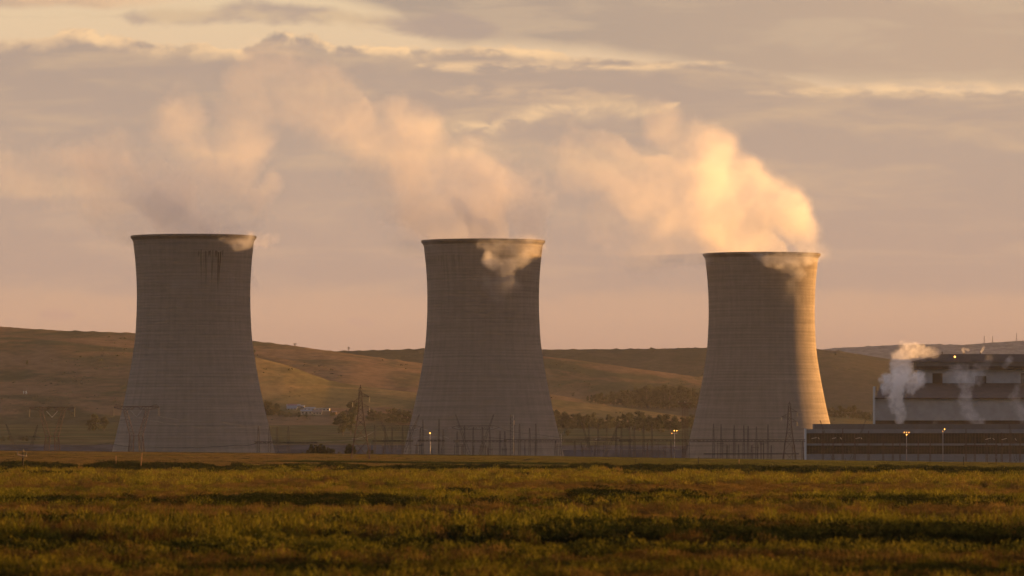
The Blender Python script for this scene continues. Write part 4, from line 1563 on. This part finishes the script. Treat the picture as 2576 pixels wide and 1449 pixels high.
def tree_proto(name, kind, seed):
    """unit tree, 1 high; a tapered trunk with limbs and a crown of many small leaf sprays"""
    r = np.random.RandomState(seed)
    tb = MB()
    lobes = []
    if kind == 'broad':
        n, base = 17, .16
        for i in range(n):
            a, q = r.uniform(0, 2 * pi), r.uniform(0, .34)
            z = r.uniform(base, .86)
            lobes.append((q * cos(a) * (1.15 - .6 * z), q * sin(a) * (1.15 - .6 * z), z, r.uniform(.12, .18)))
    elif kind == 'tall':
        n, base = 14, .12
        for i in range(n):
            z = base + (.9 - base) * (i + r.uniform(0, 1)) / n
            a, q = r.uniform(0, 2 * pi), r.uniform(0, .19)
            lobes.append((q * cos(a), q * sin(a), z, r.uniform(.10, .15)))
    elif kind == 'column':
        n, base = 12, .08
        for i in range(n):
            z = base + (.92 - base) * (i + .5) / n
            w_ = .11 * sin(pi * min(1, .25 + z * .75))
            lobes.append((r.uniform(-.03, .03), r.uniform(-.03, .03), z, w_ + .02))
    else:
        n, base = 16, .12
        for i in range(n):
            a, q = r.uniform(0, 2 * pi), r.uniform(0, .62)
            z = r.uniform(.15, .80) * (1 - .35 * q)
            lobes.append((q * cos(a), q * sin(a), z, r.uniform(.14, .22)))
    tb.tube([(0, 0, -.03), (.01, .005, .25), (.0, .012, .55), (.01, 0, .8)], .026 if kind != 'bush' else .03, 6, .008)
    for (x, y, z, q) in lobes[::2]:
        tb.tube([(0, 0, max(.06, z - .22)), (x * .5, y * .5, z - .08), (x, y, z)], .011, 4, .004)
    cb = MB()
    per = 90 if kind in ('broad', 'tall') else 75
    for (x, y, z, q) in lobes:
        c = Vector((x, y, z))
        for i in range(per):
            dv = Vector(r.normal(0, 1, 3)).normalized()
            rad = q * (r.uniform(.35, 1.0) ** .5) * r.uniform(.8, 1.15)
            p = c + Vector((dv.x * rad, dv.y * rad, dv.z * rad * .85))
            if p.z < .03:
                continue
            u = Vector(r.normal(0, 1, 3)).normalized()
            v_ = u.cross(dv)
            if v_.length < .05:
                continue
            v_.normalize()
            s_ = r.uniform(.018, .042)
            cb.add([p - u * s_, p + v_ * s_ * .7, p + u * s_ * 1.2, p - v_ * s_ * .6], [(0, 1, 2, 3)])
    return tb, cb


PROTO = {}
for kind in ('broad', 'tall', 'column', 'bush'):
    for k in range(3):
        tb, cb = tree_proto('tree', kind, 100 + k * 7 + len(kind))
        PROTO[kind, k] = (tb.mesh('trunk', M_BARK), cb.mesh('crown', M_LEAF if k != 1 else M_LEAF2))


def tree(px, base, top, kind, label, group, k=None, widen=1.0, dmin=1900.0, at=None, name='tree'):
    p = at or hit(px, base, dmin)
    h = max(1.0, (base - top) / F * p.y)
    k = rng.randint(3) if k is None else k
    tm, cm = PROTO[kind, k]
    o = thing(name, p, label, 'bush' if name == 'bush' else 'tree', group)
    o.rotation_euler = (0, 0, rng.uniform(0, 6.28))
    o.scale = (h * widen, h * widen, h)
    for nm, me in (('trunk', tm), ('crown', cm)):
        c = bpy.data.objects.new(nm, me)
        COL.objects.link(c)
        c.parent = o
    return o


def belt(spec, group, what, dmin=1900.0):
    spec = sorted(spec, key=lambda a: a[0])
    for i, (px, base, top, kind, wd) in enumerate(spec):
        tree(px, base, top, kind, '%s, %s of %d from left' % (what, ORD[i], len(spec)), group, None, wd, dmin)


r_ = np.random.RandomState(3)
# belt below the golden slope
sp = []
for px, top in ((1393, 1036), (1404, 1031), (1418, 1034), (1428, 1040), (1441, 1038), (1455, 1036), (1470, 1037), (1483, 1033), (1497, 1036), (1512, 1040), (1526, 1037), (1538, 1036), (1551, 1044),
                (1566, 1040), (1580, 1037), (1592, 1040), (1607, 1030), (1618, 1034), (1632, 1038), (1646, 1040), (1659, 1042), (1672, 1038), (1688, 1042), (1701, 1040), (1716, 1046), (1730, 1040), (1744, 1036), (1758, 1034)):
    sp.append((px + r_.uniform(-3, 3), 1077 + r_.uniform(-2, 4) + (8 if 1600 < px < 1700 else 0), top + r_.uniform(-3, 7), 'tall' if r_.rand() < .45 else 'broad', r_.uniform(1.05, 1.5)))
    if r_.rand() < .8:
        sp.append((px + 6 + r_.uniform(-3, 3), 1078 + r_.uniform(-2, 3), 1056 + r_.uniform(-6, 5), 'bush', r_.uniform(.9, 1.4)))
belt(sp, 'trees in the belt below the golden slope', 'grey-green tree in the belt below the golden slope')
# wood on the dark slope
sp = []
for px, base, top in ((1478, 1010, 995), (1488, 1014, 992), (1500, 1016, 988), (1513, 1018, 984), (1526, 1019, 986), (1540, 1020, 982), (1553, 1022, 984), (1566, 1022, 978), (1579, 1024, 976), (1592, 1025, 974),
                      (1602, 1026, 970), (1614, 1026, 974), (1626, 1027, 968), (1637, 1027, 962), (1648, 1027, 970), (1660, 1028, 966), (1672, 1029, 964), (1684, 1029, 970), (1698, 1029, 968), (1711, 1030, 966), (1724, 1031, 968),
                      (1738, 1030, 972), (1750, 1030, 978), (1765, 1030, 985)):
    sp.append((px, base, top, 'tall' if r_.rand() < .6 else 'broad', r_.uniform(.85, 1.2)))
belt(sp, 'trees of the wood on the dark slope', 'dim tree in the wood on the dark slope', 4400)
# right of the right tower
sp = [(2090, 1050, 1022, 'broad', 1.0), (2101, 1052, 1026, 'broad', 1.1), (2114, 1052, 1018, 'tall', 1.0), (2124, 1052, 1026, 'tall', 1.0), (2137, 1053, 1020, 'broad', 1.1), (2148, 1054, 1017, 'tall', 1.1), (2160, 1055, 1026, 'broad', 1.0),
      (2172, 1056, 1032, 'broad', 1.1), (2184, 1057, 1036, 'broad', 1.0)]
belt(sp, 'trees right of the right cooling tower', 'hazy tree on the slope right of the right cooling tower', 4000)
# round the farm
sp = [(670, 1046, 1003, 'broad', 1.1), (684, 1046, 1018, 'broad', 1.2), (697, 1040, 1010, 'broad', 1.1), (655, 1050, 1010, 'broad', 1.2), (708, 1048, 1030, 'bush', 1.0), (728, 1050, 1034, 'bush', 1.1), (750, 1050, 1034, 'bush', 1.0), (770, 1050, 1036, 'bush', 1.0),
      (838, 1048, 1032, 'bush', 1.0), (862, 1050, 1032, 'bush', 1.0)]
belt(sp, 'trees around the farm', 'dark tree beside the farm buildings')
sp = [(884, 1045, 1001, 'broad', 1.1), (896, 1046, 1010, 'tall', 1.2), (935, 1060, 1026, 'broad', 1.2), (950, 1060, 1030, 'broad', 1.2), (965, 1062, 1036, 'bush', 1.2), (985, 1064, 1022, 'broad', 1.3), (1002, 1066, 1022, 'broad', 1.3), (1020, 1066, 1026, 'broad', 1.3), (1036, 1066, 1030, 'broad', 1.2)]
belt(sp, 'hazy trees behind the tallest pylon', 'hazy tree between the tallest pylon and the middle cooling tower')
for px, base, top, wd, label in ((862, 1096, 1034, 1.0, 'big dark round tree just left of the tallest pylon'), (882, 1094, 1032, .9, 'big tree with sunlit right side behind the tallest pylon'), (846, 1070, 1048, 1.2, 'lower dark tree at the left of the big round tree')):
    tree(px, base, top, 'broad', label, None, None, wd, 2600)
for px, base, top, wd, label in ((238, 1086, 1032, .95, 'large dark tree on the green slope left of the left cooling tower'), (262, 1084, 1044, .9, 'smaller tree with bare spots beside the large dark tree on the green slope'), (225, 1086, 1052, .9, 'low tree at the left side of the large dark tree on the slope')):
    tree(px, base, top, 'broad', label, None, None, wd, 2600)
tree(1429, 1099, 1080, 'broad', 'small round tree in the green field right of the middle cooling tower', None, 0, 1.1)
tree(640, 890, 878, 'broad', 'lone tree on the hill just right of the left cooling tower', None, 0, 1.0)
tree(68, 918, 905, 'column', 'lone dark tree on the left hillside', None, 0, 1.6)
for i, (px, base, top) in enumerate(((8, 1110, 1096), (24, 1110, 1092), (52, 1110, 1096), (66, 1110, 1094))):
    tree(px, base, top, 'bush', 'low dark bush at far left behind the V pylon, %s of four' % ORD[i], 'low bushes at the far left', None, 1.0, name='bush')
# dark conifers just beyond the crest of the field
sp = [(772, 1145, 1126, 'bush', .7), (784, 1145, 1114, 'column', 1.4), (795, 1145, 1116, 'column', 1.5), (806, 1145, 1113, 'column', 1.5), (816, 1145, 1117, 'column', 1.4), (828, 1146, 1121, 'broad', .9), (838, 1146, 1124, 'bush', .8),
      (873, 1147, 1117, 'column', 1.3), (881, 1147, 1113, 'column', 1.3), (889, 1148, 1120, 'column', 1.4), (931, 1150, 1126, 'broad', .7)]
for i, (px, base, top, kind, wd) in enumerate(sp):
    dd = 2030.0
    x = X(px, dd)
    at = Vector((x, dd, ground_z(x, dd) - .2))
    tp = Z(top, dd)
    b2 = HY + (CAMZ - at.z) / dd * F
    tree(px, b2, top, kind, 'dark tree on the field crest near the tallest pylon, %s of %d from left' % (ORD[i], len(sp)), 'dark trees along the field crest', 1, wd, at=at)

# low scrub dotted over the hillsides
def vn_s(x, y):
    return mnoise.fractal((x * .012, y * .004, 4.0), 1.0, 2.0, 3)


sv, sf = [], []
sr = np.random.RandomState(21)
n_s = 0
for i in range(3000):
    px, row = sr.uniform(-60, 2320), sr.uniform(845, 1060)
    p = hit(px, row, 3900, 8000)
    if p.y > 6900 or p.y < 4000:
        continue
    if vn_s(p.x, p.y) < .05 + .35 * sr.rand():
        continue
    w_ = sr.uniform(.6, 1.6) * (1.0 if sr.rand() < .93 else 1.8)
    h = w_ * sr.uniform(.5, .9)
    for q in range(7):
        c = Vector((p.x + sr.normal(0, w_ * .5), p.y + sr.normal(0, w_ * .5), p.z + h * sr.uniform(0, .8)))
        u = Vector(sr.normal(0, 1, 3)).normalized()
        k = u.cross(Vector(sr.normal(0, 1, 3))).normalized()
        o0 = len(sv)
        sv += [tuple(c - u * w_ * .4), tuple(c + k * w_ * .35), tuple(c + u * w_ * .4), tuple(c - k * w_ * .35)]
        sf.append((o0, o0 + 1, o0 + 2, o0 + 3))
    n_s += 1
me = bpy.data.meshes.new('scrub')
me.from_pydata(sv, [], sf)
me.materials.append(M_LEAF2)
o = bpy.data.objects.new('scrub', me)
COL.objects.link(o)
tag(o, kind='stuff')

# ------------------------------------------------------------------ farm
M_FW = plain('white_farm_wall', (.50, .47, .44), .7, .06)
M_FC = plain('cream_farm_wall', (.50, .45, .38), .7, .08)
M_RR = plain('red_tin_roof', (.13, .045, .045), .6, .15)
M_RB = plain('blue_grey_tin_roof', (.10, .115, .135), .5, .15)
M_RBR = plain('brown_tin_roof', (.10, .07, .06), .6, .15)


def house(p0, p1, base, eave, ridge, depth, wall, roof, label, gable=True, nwin=3, name='farm_house', cat='farm building'):
    p = hit((p0 + p1) / 2, base)
    s = p.y / F
    L, h, rh = (p1 - p0) * s, (base - eave) * s, (eave - ridge) * s
    o = thing(name, p, label, cat, 'farm buildings below the left hill')
    m = MB()
    m.box(-L / 2, L / 2, 0, depth, -1.5, h)
    m.build('wall', wall, o)
    m = MB()
    e = .5
    vs = [(-L / 2 - e, -e, h + .02), (L / 2 + e, -e, h + .02), (L / 2 + e, depth + e, h + .02), (-L / 2 - e, depth + e, h + .02), (-L / 2 - e, depth / 2, h + rh), (L / 2 + e, depth / 2, h + rh)]
    m.add(vs, [(0, 1, 5, 4), (2, 3, 4, 5), (0, 4, 3), (1, 2, 5), (0, 3, 2, 1)])
    m.build('roof', roof, o)
    for i in range(nwin):
        m = MB()
        x = -L / 2 + L * (i + .5) / nwin
        m.box(x - .6, x + .6, -.06, .05, h * .35, h * .8)
        m.build('window' if i != nwin // 2 else 'door', M_DARKG, o)
    return o


house(722, 746, 1030.5, 1028, 1020, 9, M_FC, M_RB, 'low building with a sunlit yellow wall below the left hill, leftmost of the farm')
house(722, 754, 1024.5, 1021, 1016.5, 9, M_FW, M_RB, 'farm building with a pale blue roof beside the red-roofed one')
house(724, 746, 1025.5, 1021.8, 1016, 8, M_FW, M_RR, 'white farm building with a dark red roof')
house(751, 765, 1027, 1022.2, 1019, 7, M_FW, M_RB, 'small white farm building in the middle of the farm')
house(763, 792, 1031, 1028, 1024, 9, M_FC, M_RB, 'long farm shed with a blue grey roof')
house(793, 829, 1034, 1027.5, 1026.5, 11, M_FW, M_RB, 'bright white farm shed at the right end of the farm', True, 4)
house(757, 785, 1043, 1034.4, 1030, 10, M_FC, M_RB, 'cream farm house in front of the shed, with a dark blue roof')
house(787, 809, 1043, 1037.8, 1029.5, 9, M_FC, M_RBR, 'small farm house with a steep brown roof')
house(836, 846, 1042, 1036, 1034, 6, plain('orange_brick', (.32, .17, .09), .8, .1), M_RBR, 'small orange brick hut right of the farm', True, 1)

# ------------------------------------------------------------------ small steam at the station
GS = 'small steam puffs at the station'
plume('steam_puff', 'thick mushroom of steam venting at the left of the tall station building', [
    [(2268, 1068, 2418, 9, .22), (2266, 1050, 2418, 13, .24), (2258, 1025, 2418, 17, .22), (2252, 1000, 2418, 20, .2), (2256, 975, 2418, 34, .17), (2268, 950, 2418, 42, .15), (2266, 925, 2418, 30, .09), (2268, 905, 2420, 26, .05)],
    [(2235, 960, 2418, 22, .16), (2230, 975, 2418, 16, .14)], [(2305, 955, 2418, 26, .14), (2290, 975, 2418, 20, .12)],
    [(2262, 893, 2424, 20, .06), (2280, 882, 2425, 24, .08), (2305, 882, 2425, 22, .075), (2335, 886, 2425, 18, .05), (2355, 890, 2425, 12, .03)],
], .5, .55, 3.2, 1.0, GS, 4.0)
plume('steam_puff', 'faint steam column before the middle of the tall station building', [
    [(2460, 1066, 2416, 20, .045), (2442, 1045, 2416, 18, .05), (2425, 1015, 2416, 20, .045), (2432, 985, 2416, 18, .035), (2430, 955, 2416, 30, .035), (2410, 938, 2416, 26, .03), (2390, 945, 2416, 18, .02)],
    [(2455, 945, 2416, 24, .03), (2475, 920, 2416, 15, .02), (2490, 900, 2416, 12, .012)],
], .6, .5, 3.4, 1.2, GS, 5.0)
plume('steam_puff', 'thin leaning steam wisp at the right edge of the picture', [
    [(2578, 1060, 2416, 12, .04), (2566, 1035, 2416, 13, .04), (2552, 1005, 2416, 13, .035), (2560, 975, 2416, 11, .03), (2575, 950, 2416, 10, .02)],
], .6, .5, 3.0, 1.2, GS, 6.0)
plume('steam_puff', 'low patch of steam over the hall roof right of the mushroom plume', [
    [(2355, 1064, 2416, 10, .03), (2360, 1052, 2416, 8, .02)],
], .5, .5, 2.6, 1.0, GS, 7.0)
plume('steam_puff', 'small white wisp at the middle roof vent of the tall building', [
    [(2424, 887, 2459, 3, .25), (2421, 881, 2459, 4.5, .25), (2426, 878, 2459, 4, .15), (2434, 880, 2459, 5, .08)],
], .25, .3, 1.4, 1.0, GS, 8.0)
plume('steam_puff', 'small white wisp at the right roof vent of the tall building', [
    [(2467, 884, 2459, 3, .25), (2472, 878, 2459, 4.5, .22), (2475, 873, 2459, 4, .10)],
], .25, .3, 1.4, 1.0, GS, 9.0)
plume('steam_puff', 'small steam patch on the grey band right of the tall building', [
    [(2528, 922, 2446, 9, .05), (2535, 912, 2446, 12, .05), (2545, 905, 2446, 10, .03)],
], .4, .4, 2.0, 1.1, GS, 10.0)

# ------------------------------------------------------------------ grass and weeds of the field
def blade_material(name):
    m, t, b = mat(name)
    at = t.n('ShaderNodeAttribute', attribute_type='INSTANCER', attribute_name='tint')
    at2 = t.n('ShaderNodeAttribute', attribute_type='GEOMETRY', attribute_name='blade')
    f = t.m('MULTIPLY_ADD', at2.outputs['Fac'], .7, .65)
    c = t.vm('SCALE', at.outputs['Vector'], scale=f)
    t.put(b.inputs['Base Color'], c)
    b.inputs['Roughness'].default_value = .7
    tr = t.n('ShaderNodeBsdfTranslucent')
    t.put(tr.inputs[0], c)
    mx = t.n('ShaderNodeMixShader')
    mx.inputs[0].default_value = .45
    t.l.new(b.outputs[0], mx.inputs[1])
    t.l.new(tr.outputs[0], mx.inputs[2])
    out = [n_ for n_ in t.t.nodes if n_.type == 'OUTPUT_MATERIAL'][0]
    t.l.new(mx.outputs[0], out.inputs[0])
    return m


M_BLADE = blade_material('grass_blades')


def tuft(kind, seed):
    r = np.random.RandomState(seed)
    v, f, bl = [], [], []
    if kind == 'dry':
        n, R0 = 130, .75
    elif kind == 'short':
        n, R0 = 90, 1.1
    elif kind == 'green':
        n, R0 = 26, .65
    else:
        n, R0 = 40, .75
    for i in range(n):
        a, q = r.uniform(0, 2 * pi), R0 * sqrt(r.uniform(0, 1))
        x, y = q * cos(a), q * sin(a)
        val = r.uniform(0, 1)
        h = r.uniform(.55, 1.0) * (1 - .3 * q / R0)
        la, lq = r.uniform(0, 2 * pi), r.uniform(.02, .28) * h
        tx, ty = x + lq * cos(la), y + lq * sin(la)
        if kind in ('dry', 'short'):
            wa, w_ = r.uniform(0, 2 * pi), r.uniform(.010, .022)
            ox, oy = cos(wa) * w_, sin(wa) * w_
            o = len(v)
            mx_, my_ = x * .55 + tx * .45, y * .55 + ty * .45
            v += [(x - ox, y - oy, 0), (x + ox, y + oy, 0), (mx_ + ox * .8, my_ + oy * .8, h * .6), (mx_ - ox * .8, my_ - oy * .8, h * .6), (tx, ty, h)]
            f += [(o, o + 1, o + 2, o + 3), (o + 3, o + 2, o + 4)]
            bl += [val] * 5
            if kind == 'dry' and i % 2 == 0:      # a seed head
                o = len(v)
                v += [(tx - .022, ty, h * .86), (tx, ty - .022, h * .95), (tx + .022, ty, h * .9), (tx, ty, h * 1.06)]
                f += [(o, o + 1, o + 3), (o + 1, o + 2, o + 3)]
                bl += [val] * 4
        else:
            nl = 16 if kind == 'green' else 22
            for k in range(nl):
                t = r.uniform(.12, 1.0)
                sp_ = (.16 if kind == 'green' else .24) * (1.15 - .7 * t)
                c = Vector((x + (tx - x) * t + r.normal(0, sp_ * .5), y + (ty - y) * t + r.normal(0, sp_ * .5), h * t))
                u = Vector((r.normal() * .45, r.normal() * .45, r.uniform(.3, 1.2))).normalized() if kind == 'green' else Vector((r.normal(), r.normal(), r.uniform(-.2, .9))).normalized()
                w_ = u.cross(Vector((r.normal(), r.normal(), r.normal()))).normalized()
                s_ = r.uniform(.035, .075) * (1.5 if kind == 'green' else 1.0)
                q_ = .24 if kind == 'green' else .45
                o = len(v)
                v += [tuple(c - u * s_), tuple(c + w_ * s_ * q_), tuple(c + u * s_), tuple(c - w_ * s_ * q_)]
                f += [(o, o + 1, o + 2, o + 3)]
                bl += [val] * 4
    me = bpy.data.meshes.new('grass_tuft')
    me.from_pydata(v, [], f)
    at = me.attributes.new('blade', 'FLOAT', 'POINT')
    at.data.foreach_set('value', bl)
    me.materials.append(M_BLADE)
    return bpy.data.objects.new('grass_tuft', me)


kinds = ['dry', 'dry', 'dry', 'green', 'green', 'bush', 'bush', 'short', 'short']
tcol = bpy.data.collections.new('grass_tufts')          # read by the scatter below only
protos = []
for i, kd in enumerate(kinds):
    o = tuft(kd, 40 + i)
    o.name = 'tuft_%02d' % i
    tcol.objects.link(o)
IDX = {'dry': [0, 1, 2], 'green': [3, 4], 'bush': [5, 6], 'short': [7, 8]}

gr = np.random.RandomState(12)
pts, psc, prt, pix, ptn = [], [], [], [], []


def vn(a, b, c=0.0):
    return mnoise.fractal((a, b, c), 1.0, 2.0, 3)


def bandnoise(x, d, sx, sd, sd_seed):
    """patchiness of the growth: patches long in the direction of the rows, in metres"""
    return vn(x / (sx * (d / 400.0) ** .6), math.log(d) * sd, sd_seed)


def put(x, d, kind, h, wd, tint):
    pts.append((x, d, ground_z(x, d) - .02))
    psc.append((wd, wd, h))
    prt.append(gr.uniform(0, 6.28))
    pix.append(IDX[kind][gr.randint(len(IDX[kind]))])
    v = gr.uniform(.75, 1.25)
    ptn.append((tint[0] * v, tint[1] * v * gr.uniform(.93, 1.07), tint[2] * v))


DRY, DRY2 = (.066, .042, .014), (.115, .080, .025)
GRN, GRN2 = (.050, .054, .009), (.135, .122, .017)
BSH = (.012, .016, .006)


def mixc(a, b, t):
    return tuple(a[i] + (b[i] - a[i]) * t for i in range(3))


# what grows how far out: bands of weed, tall green growth and dry seeding grass, each patchy along its length
BANDS = [(1100, 'stub'), (1181, 'weed'), (1198, 'tall'), (1228, 'dry'), (1248, 'mixed'), (1266, 'patch'), (1292, 'dry'), (1308, 'low'), (1322, 'dry'), (1340, 'tallpatch'), (1392, 'dark'), (1424, 'dry'), (1452, 'patch'), (1490, 'dry')]
row = 1600.0
while row > 1150.0:
    d0 = F * CAMZ / (row - HY)
    step = .66 if row > 1200 else .40
    nlat = int((.21 * d0 + 76.0) / (1.15 if d0 < 700 else 1.5)) + 5
    for i in range(nlat):
        rr = row + gr.uniform(-.5, .5) * step
        d = F * CAMZ / max(rr - HY, 30)
        x = gr.uniform(-1, 1) * (.105 * d + 38.0)
        px = x / d * F + CX
        ld = math.log(d)
        q1 = vn(x / d * 38.0, ld * 9.0, 1.0)
        q2 = vn(x / d * 110.0, ld * 26.0, 5.0)
        q3 = vn(x / d * 16.0, ld * 6.0, 9.0) + gr.uniform(-.22, .22)
        q1 += gr.uniform(-.1, .1)
        r2 = rr + 16 * q1 + 7 * q2 if rr > 1190 else rr + 5 * q2
        kd = [k for a_, k in BANDS if r2 >= a_][-1] if r2 > 1100 else 'stub'
        hv = 1.0 + .35 * q2
        if kd == 'stub':
            if gr.rand() < .75:
                dk = 1.0 if vn(x * .004 + 3, d * .02, 2.0) > .22 else 0.0
                put(x, d, 'short', gr.uniform(.14, .30), gr.uniform(1.0, 1.6), mixc((.105, .074, .030), (.060, .066, .016), min(1, .10 + .35 * dk + .75 * min(1, max(0, (px - 700) / 900)) + .3 * q1)))
            continue
        u = gr.rand()
        tg = mixc(GRN, GRN2, min(1, max(0, .5 + q2 + gr.uniform(-.3, .3))))
        td = mixc(DRY, DRY2, min(1, max(0, .5 + q2 + gr.uniform(-.3, .3))))
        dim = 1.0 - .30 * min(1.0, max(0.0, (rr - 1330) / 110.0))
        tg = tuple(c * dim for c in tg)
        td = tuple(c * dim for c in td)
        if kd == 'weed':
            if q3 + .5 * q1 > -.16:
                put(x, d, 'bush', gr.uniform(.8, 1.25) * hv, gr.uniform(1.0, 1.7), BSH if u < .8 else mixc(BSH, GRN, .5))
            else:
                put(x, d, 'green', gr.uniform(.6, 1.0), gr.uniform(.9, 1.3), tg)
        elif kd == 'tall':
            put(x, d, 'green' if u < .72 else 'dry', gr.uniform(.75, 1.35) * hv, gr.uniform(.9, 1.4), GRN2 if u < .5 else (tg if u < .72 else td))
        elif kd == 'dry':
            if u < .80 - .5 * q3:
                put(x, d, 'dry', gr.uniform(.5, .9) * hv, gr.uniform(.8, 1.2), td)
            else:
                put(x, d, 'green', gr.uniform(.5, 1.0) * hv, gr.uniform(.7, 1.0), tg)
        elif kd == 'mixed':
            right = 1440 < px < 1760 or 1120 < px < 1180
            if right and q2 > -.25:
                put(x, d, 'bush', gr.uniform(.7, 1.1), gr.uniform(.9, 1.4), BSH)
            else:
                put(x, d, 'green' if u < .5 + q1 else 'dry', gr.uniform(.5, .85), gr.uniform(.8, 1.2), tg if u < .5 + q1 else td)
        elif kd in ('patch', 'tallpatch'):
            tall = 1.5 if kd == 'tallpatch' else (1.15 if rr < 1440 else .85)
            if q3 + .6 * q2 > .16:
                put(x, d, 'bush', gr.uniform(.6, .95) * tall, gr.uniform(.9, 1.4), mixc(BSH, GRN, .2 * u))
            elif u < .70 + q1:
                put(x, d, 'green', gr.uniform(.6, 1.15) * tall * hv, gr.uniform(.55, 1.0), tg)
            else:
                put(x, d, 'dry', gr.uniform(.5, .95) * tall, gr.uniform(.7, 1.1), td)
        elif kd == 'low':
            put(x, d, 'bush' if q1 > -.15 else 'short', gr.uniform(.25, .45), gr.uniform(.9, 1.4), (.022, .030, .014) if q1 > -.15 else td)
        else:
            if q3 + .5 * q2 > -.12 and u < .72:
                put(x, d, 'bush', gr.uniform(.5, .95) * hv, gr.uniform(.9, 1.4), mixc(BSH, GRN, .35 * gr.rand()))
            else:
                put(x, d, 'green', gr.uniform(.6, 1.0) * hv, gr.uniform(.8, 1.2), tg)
    row -= step
# dark line of rushes across the stubble, and the dark bush hump in the middle
for i in range(2600):
    px = gr.uniform(600, 1420)
    d = 1230 + gr.normal(0, 9) + (px - 600) * -.05
    put(X(px, d), d, 'bush' if gr.rand() < .4 else 'short', gr.uniform(.25, .5) * min(1, (px - 590) / 200), gr.uniform(1.0, 1.6), (.022, .032, .010))
for i in range(500):
    px = 1625 + gr.normal(0, 42)
    d = 985 + gr.normal(0, 14)
    put(X(px, d), d, 'bush', gr.uniform(.9, 1.45) * max(.4, 1 - abs(px - 1625) / 160), gr.uniform(1.0, 1.6), BSH)

me = bpy.data.meshes.new('grass')
me.from_pydata(pts, [], [])
for nm, ty, dat in (('tuft_scale', 'FLOAT_VECTOR', psc), ('tint', 'FLOAT_VECTOR', ptn)):
    a = me.attributes.new(nm, ty, 'POINT')
    a.data.foreach_set('vector', np.array(dat, dtype=np.float32).ravel())
a = me.attributes.new('turn', 'FLOAT', 'POINT')
a.data.foreach_set('value', prt)
a = me.attributes.new('pick', 'INT', 'POINT')
a.data.foreach_set('value', pix)
me.materials.append(M_BLADE)
go_ = bpy.data.objects.new('grass', me)
COL.objects.link(go_)
tag(go_, kind='stuff')
g = bpy.data.node_groups.new('grass', 'GeometryNodeTree')
g.interface.new_socket('Geometry', in_out='INPUT', socket_type='NodeSocketGeometry')
g.interface.new_socket('Geometry', in_out='OUTPUT', socket_type='NodeSocketGeometry')
t = NT(g)
gi, go = t.n('NodeGroupInput'), t.n('NodeGroupOutput')
ci = t.n('GeometryNodeCollectionInfo')
ci.inputs['Collection'].default_value = tcol
ci.inputs['Separate Children'].default_value = True
ci.inputs['Reset Children'].default_value = True
iop = t.n('GeometryNodeInstanceOnPoints')
t.l.new(gi.outputs[0], iop.inputs['Points'])
t.l.new(ci.outputs[0], iop.inputs['Instance'])
iop.inputs['Pick Instance'].default_value = True


def nat(kind, nm):
    q = t.n('GeometryNodeInputNamedAttribute', data_type=kind)
    q.inputs[0].default_value = nm
    return q.outputs[0]


t.l.new(nat('INT', 'pick'), iop.inputs['Instance Index'])
t.l.new(nat('FLOAT_VECTOR', 'tuft_scale'), iop.inputs['Scale'])
er = t.xyz(0.0, 0.0, nat('FLOAT', 'turn'))
t.l.new(er, iop.inputs['Rotation'])
t.l.new(iop.outputs[0], go.inputs[0])
md = go_.modifiers.new('scatter', 'NODES')
md.node_group = g
print('tufts', len(pts))

# ------------------------------------------------------------------ haze: the air over the plain
m = MB()
m.box(-3500, 3500, -440, 9900, -30, 330)
mz = bpy.data.materials.new('haze')
mz.use_nodes = True
mz.node_tree.nodes.clear()
t = NT(mz.node_tree)
v = t.n('ShaderNodeVolumePrincipled')
v.inputs['Color'].default_value = HAZE_COLOR
v.inputs['Density'].default_value = HAZE_DENSITY
v.inputs['Density Attribute'].default_value = ''
v.inputs['Anisotropy'].default_value = .2
o_ = t.n('ShaderNodeOutputMaterial')
t.l.new(v.outputs[0], o_.inputs['Volume'])
hz = m.build('haze', mz)
tag(hz, kind='stuff')
